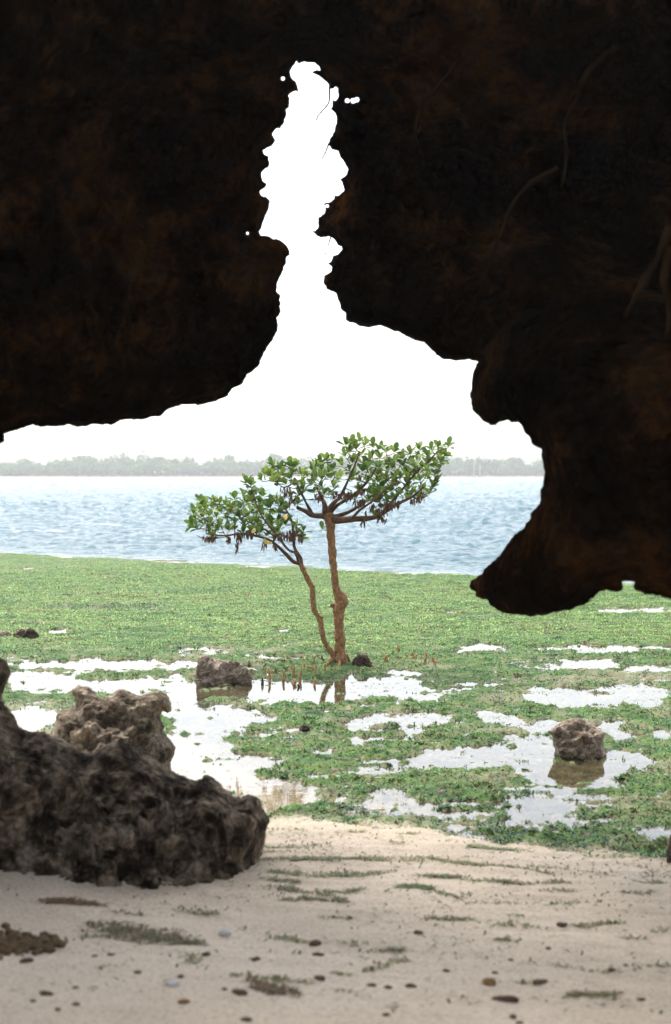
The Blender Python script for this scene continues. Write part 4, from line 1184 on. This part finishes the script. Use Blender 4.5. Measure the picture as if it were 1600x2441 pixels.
lines = [(t8(p), w_) for p, w_ in [
 ([(0,385),(60,400),(180,435),(350,450)],1.6),([(420,470),(600,470),(740,490),(1000,515)],1.4),([(430,325),(500,350),(590,365)],.6),([(-350,190),(0,190),(200,190),(480,190),(660,215)],1.6),
 ([(380,265),(640,290),(860,300),(1080,300)],1.2),([(890,225),(1060,240)],1.2),([(200,70),(380,75)],1.2),([(60,60),(150,65)],1),([(270,108),(320,108)],1),
 ([(1380,290),(1520,290)],1),([(1330,345),(1480,340)],1),([(980,345),(1150,345)],.6),([(600,395),(960,405),(1130,395)],.7),([(740,570),(850,575)],.8),([(130,710),(330,665)],.8),([(520,715),(760,720)],.8),
 ([(1020,690),(1310,712)],.7),([(1080,840),(1200,835),(1340,860)],.9),([(0,800),(180,850),(300,890)],.9),([(0,590),(140,590)],.9),([(200,630),(320,630)],.9),([(760,775),(950,770)],.4),([(1320,570),(1410,570)],.8),
 ([(1100,495),(1200,495),(1380,490)],.8),([(0,720),(60,725)],1),([(1400,205),(1540,195)],.9),([(1440,255),(1560,250)],.7),([(-250,330),(0,340),(150,320)],.8),([(-300,250),(-50,260),(250,250)],1.1),([(640,215),(1000,262)],.7),([(1150,180),(1450,190)],.5),([(800,455),(880,455)],.6),([(-60,470),(80,470)],.5),([(1480,540),(1560,500)],.6),([(1000,555),(1060,560)],.6),([(1420,690),(1560,690)],.5),([(650,865),(520,862)],.4)]]
lines += [(t5(p), w_) for p, w_ in [([(520,340),(660,355)],1),([(840,330),(1000,350)],1.2),([(1280,460),(1420,480)],1.2),([(1100,630),(1300,650),(1460,660)],1.2),([(870,530),(960,590)],1.5),([(720,600),(960,610)],1),
 ([(1230,260),(1350,280),(1540,290)],1.8),([(1290,90),(1540,100)],1.4),([(1200,30),(1300,40),(1500,25)],1),([(1250,180),(1380,200)],1.5),([(430,590),(640,590)],.6),([(350,460),(560,440)],.6),([(1120,420),(1260,450)],.7)]]
wpal = np.array([[0.075, 0.095, 0.022], [0.12, 0.125, 0.035], [0.15, 0.105, 0.05], [0.055, 0.06, 0.025], [0.085, 0.14, 0.03]])
lines += [(t8(p), 1.1) for p in ([(-360,195),(-100,185),(150,195),(400,200)],[(-330,150),(-150,160)],[(-300,255),(-60,270),(200,262)],[(-340,320),(-180,330),(0,375)],[(400,270),(600,290),(800,298)])]
V, T, tc_ = strands(lines, 800, 0.0105, wpal * np.array([1.9, 1.75, 1.6]), (0.008, 0.04))
ns_ = 5000
xs_ = rng.uniform(-1.4, 1.9, ns_); ys_ = 6.6 - 3.0 * rng.random(ns_) ** 1.4
kp = (rng.random(ns_) < sstep(-0.2, 0.5, fbm(np.stack([xs_ * 1.5, ys_ * 4, 0 * xs_ + 3], -1), 3)))
xs_, ys_ = xs_[kp], ys_[kp]; ns_ = len(xs_)
V2_, T2_, c2_ = fronds(np.stack([xs_, ys_, ground_at(xs_, ys_) - .001], -1), 0.008 + 0.03 * rng.random(ns_), 0.002 + 0.004 * rng.random(ns_), wpal[rng.integers(0, 5, ns_)], 0.08 * rng.random(ns_))
T = np.concatenate([T, T2_ + len(V)]); V = np.concatenate([V, V2_]); tc_ = np.concatenate([tc_, c2_])
me = mesh_np('seaweed_wrack', V, T); add_col(me, 'tint', tc_)
tag(link('seaweed_wrack', me, M_WRACK), 'thin olive seaweed strands washed up in lines on the sand', 'seaweed', kind='stuff')
for p, lab, pl, sp in (
  (t8([(645,138),(730,145),(820,148)]), 'dark green bar of washed-up seaweed alone on the pale upper sand', wpal[[0, 3]], .012),
  (t8([(300,318),(370,318),(440,330)]), 'bright green clump of washed-up seaweed in the middle of the sand', wpal[[4, 0]], .016),
  (t8([(1080,838),(1200,830),(1300,828)]), 'forked olive seaweed frond near the lower right corner', wpal[[1, 2]], .006),
  (t5([(470,405),(620,430),(760,460),(920,490)]), 'brown-green heap of drift weed below the big dark boulder', np.array([[0.13, 0.08, 0.035], [0.10, 0.075, 0.035], [0.07, 0.08, 0.02]]), .035),
  (t5([(1215,660),(1260,690),(1310,710)]), 'small brown tuft of drift weed right of the lower pebbles', np.array([[0.13, 0.08, 0.035], [0.10, 0.07, 0.035]]), .022),
  (t5([(220,280),(330,285),(460,305)]), 'orange-brown wisp of drift weed at the foot of the big boulder', np.array([[0.16, 0.09, 0.035], [0.12, 0.07, 0.03]]), .018)):
    V, T, tc_ = strands([(p, 1.0)], 2300 if sp > .008 else 1100, sp, pl * 1.7, (0.018, 0.04), False)
    me = mesh_np('seaweed_clump', V, T); add_col(me, 'tint', tc_)
    tag(link('seaweed_clump', me, M_WRACK), lab, 'seaweed')
# ochre lumpy weed heap at the left edge
parts = []
for k_ in range(170):
    x = random.uniform(-20, 340) * random.uniform(.5, 1); y = 495 + random.gauss(0, 34) * (1 - max(x, 0) / 480)
    if x < 150: y += 0.25 * (75 - x) * .3
    g = beach_pt(x * .5128, 2000 + y * .5128)
    bm = bmesh.new(); bmesh.ops.create_icosphere(bm, subdivisions=2, radius=1.0)
    V = np.array([v.co[:] for v in bm.verts]); F_ = np.array([[v.index for v in f.verts] for f in bm.faces]); bm.free()
    r_ = random.uniform(.004, .013)
    V = V * (1 + .4 * fbm(V * 1.6 + k_, 3))[:, None] * r_ * np.array([1.3, 1, .8]) + np.array([g[0], g[1], g[2] + r_ * random.uniform(.2, 1.1)])
    parts.append((V, F_))
me = mesh_np('seaweed_clump', *merge(parts))
tag(link('seaweed_clump', me, simple_mat('ochre_weed', (0.075, 0.045, 0.018), (0.19, 0.115, 0.05), 50, .8)), 'lumpy ochre heap of weed on the sand at the left edge', 'seaweed', kind='stuff')

# ------------------------------------------------------------------ far shore
FY = 452.0
def far_tree_parts(cx, cy, hgt, wid, dens, flat=0.5, zb=1.0):
    n_ = int(dens)
    d = rng.normal(size=(n_, 3)); d /= np.linalg.norm(d, axis=1)[:, None]
    r_ = rng.random(n_) ** 0.4
    lob = 1 + 0.35 * fbm(d * 2 + cx, 3)
    P = d * (r_ * lob)[:, None] * np.array([wid / 2, wid / 2, hgt * flat / 2]) + np.array([cx, cy, zb + hgt * (1 - flat / 2)])
    sz_ = 0.25 + 0.45 * rng.random(n_)
    a = rng.normal(size=(n_, 3)); a /= np.linalg.norm(a, axis=1)[:, None]
    b_ = np.cross(a, rng.normal(size=(n_, 3))); b_ /= np.linalg.norm(b_, axis=1)[:, None]
    V = np.stack([P + a * sz_[:, None], P - a * sz_[:, None] * .6 + b_ * sz_[:, None] * .7, P - a * sz_[:, None] * .6 - b_ * sz_[:, None] * .7], 1).reshape(-1, 3)
    T = np.arange(n_ * 3).reshape(-1, 3)
    k_ = rng.random((n_, 1))
    base_ = np.array([0.085, 0.145, 0.05]) * (0.7 + 0.6 * random.random()) + np.array([0.03, 0.02, 0.01]) * random.random()
    return V, T, np.repeat(base_ * (0.7 + 0.6 * k_), 3, 0)
Vs, Ts, Cs, off = [], [], [], 0
xq = -130.0
k_ = 0
while xq < 130:
    for row in range(3):
        hgt = (5.2 + 1.6 * math.sin(xq * .07) * .6 + random.uniform(-2.0, 2.0)) * (0.55, 0.85, 1.0)[row]
        V, T, c_ = far_tree_parts(xq + random.uniform(-1.5, 1.5), FY + 3 + row * 7, hgt, random.uniform(4, 7.5), 190, 0.75, 0.9)
        Vs.append(V); Ts.append(T + off); Cs.append(c_); off += len(V)
    # undergrowth and trunks near the water
    V, T, c_ = far_tree_parts(xq, FY + 1, 2.0, 4.5, 90, 1.0, 0.2)
    c_ = c_ * np.array([0.9, 0.62, 0.65]); Vs.append(V); Ts.append(T + off); Cs.append(c_); off += len(V)
    xq += random.uniform(1.8, 3.0)
me = mesh_np('far_woodland', np.concatenate(Vs), np.concatenate(Ts), False); add_col(me, 'tint', np.concatenate(Cs))
tag(link('far_woodland', me, M_FARLEAF), 'pale hazy belt of woodland along the far shore', 'woodland', kind='stuff')
M_FARTRUNK = simple_mat('far_trunk', (0.10, 0.08, 0.06), (0.2, 0.17, 0.14), 2, .9)
for (px_, top, wpx, fl, lab) in ((655, 1082, 46, .55, 'tallest hazy far-shore tree, behind the left part of the mangrove crown'),
                                 (200, 1086, 66, .35, 'broad umbrella-shaped hazy tree on the far shore at the left'),
                                 (548, 1085, 22, .4, 'thin-topped hazy tree on the far shore left of the mangrove'),
                                 (298, 1089, 26, .5, 'small round hazy far-shore tree right of the umbrella-shaped one'),
                                 (378, 1088, 36, .5, 'low rounded hazy far-shore tree midway along the left shore'),
                                 (1226, 1090, 50, .55, 'rounded hazy far-shore tree beside the right cave wall')):
    b0 = at(np.array(float(px_)), np.array(1130.), FY + 20)
    tp = at(np.array(float(px_)), np.array(float(top)), FY + 20)
    H_ = tp[2] - 1.0; Wd = wpx / F * FY
    rt = tag(empty('far_tree', (b0[0], FY + 20, 0.8)), lab, 'tree', 'trees rising over the far shore')
    V, T, c_ = far_tree_parts(b0[0], FY + 20, H_, Wd, 420, fl, 1.0)
    me = mesh_np('crown', V, T, False); add_col(me, 'tint', c_)
    part_of(link('crown', me, M_FARLEAF), rt)
    part_of(link('trunk', mesh_np('trunk', *tube([(b0[0], FY + 20, .5, .3), (b0[0] + .2, FY + 20, H_ * .5, .22), (b0[0], FY + 20, H_ * .9, .1)], 6, 3, .2)), M_FARTRUNK), rt)
M_PALE = simple_mat('bleached_trunk', (0.28, 0.25, 0.21), (0.40, 0.36, 0.31), 2, .9)
for (px_, y0_, y1_, lab) in ((1130, 1124, 1096, 'tall bleached bare trunk on the far shore right of the mangrove'), (1144, 1124, 1105, 'shorter bleached bare trunk right of the tall one on the far shore')):
    a = at(np.array(float(px_)), np.array(float(y0_)), FY - 3); b_ = at(np.array(float(px_) + 1), np.array(float(y1_)), FY - 3)
    V, F_ = tube([(a[0], a[1], 0.2, .22), (*a, .2), (*((a + b_) / 2), .18), (*b_, .1)], 6, 3, .2)
    tag(link('bare_trunk', mesh_np('bare_trunk', V, F_), M_PALE), lab, 'trunk', 'bleached trunks on the far shore')

# ------------------------------------------------------------------ haze
hz = bpy.data.meshes.new('haze')
bm = bmesh.new(); bmesh.ops.create_cube(bm, size=1.0)
for v in bm.verts:
    v.co.x *= 1500; v.co.y = (v.co.y + .5) * 790 - 40; v.co.z = (v.co.z + .5) * 21 - 5
bm.to_mesh(hz); bm.free()
m, n, l, b = new_mat('haze'); n.remove(b)
pvn = n.new('ShaderNodeVolumePrincipled')
pvn.inputs['Color'].default_value = (0.97, 0.99, 0.98, 1)
pvn.inputs['Density'].default_value = 0.0010
pvn.inputs['Anisotropy'].default_value = 0.0
l.new(pvn.outputs[0], n['Material Output'].inputs['Volume'])
tag(link('haze', hz, m), 'thin pale sea haze filling the air', 'haze', kind='stuff')
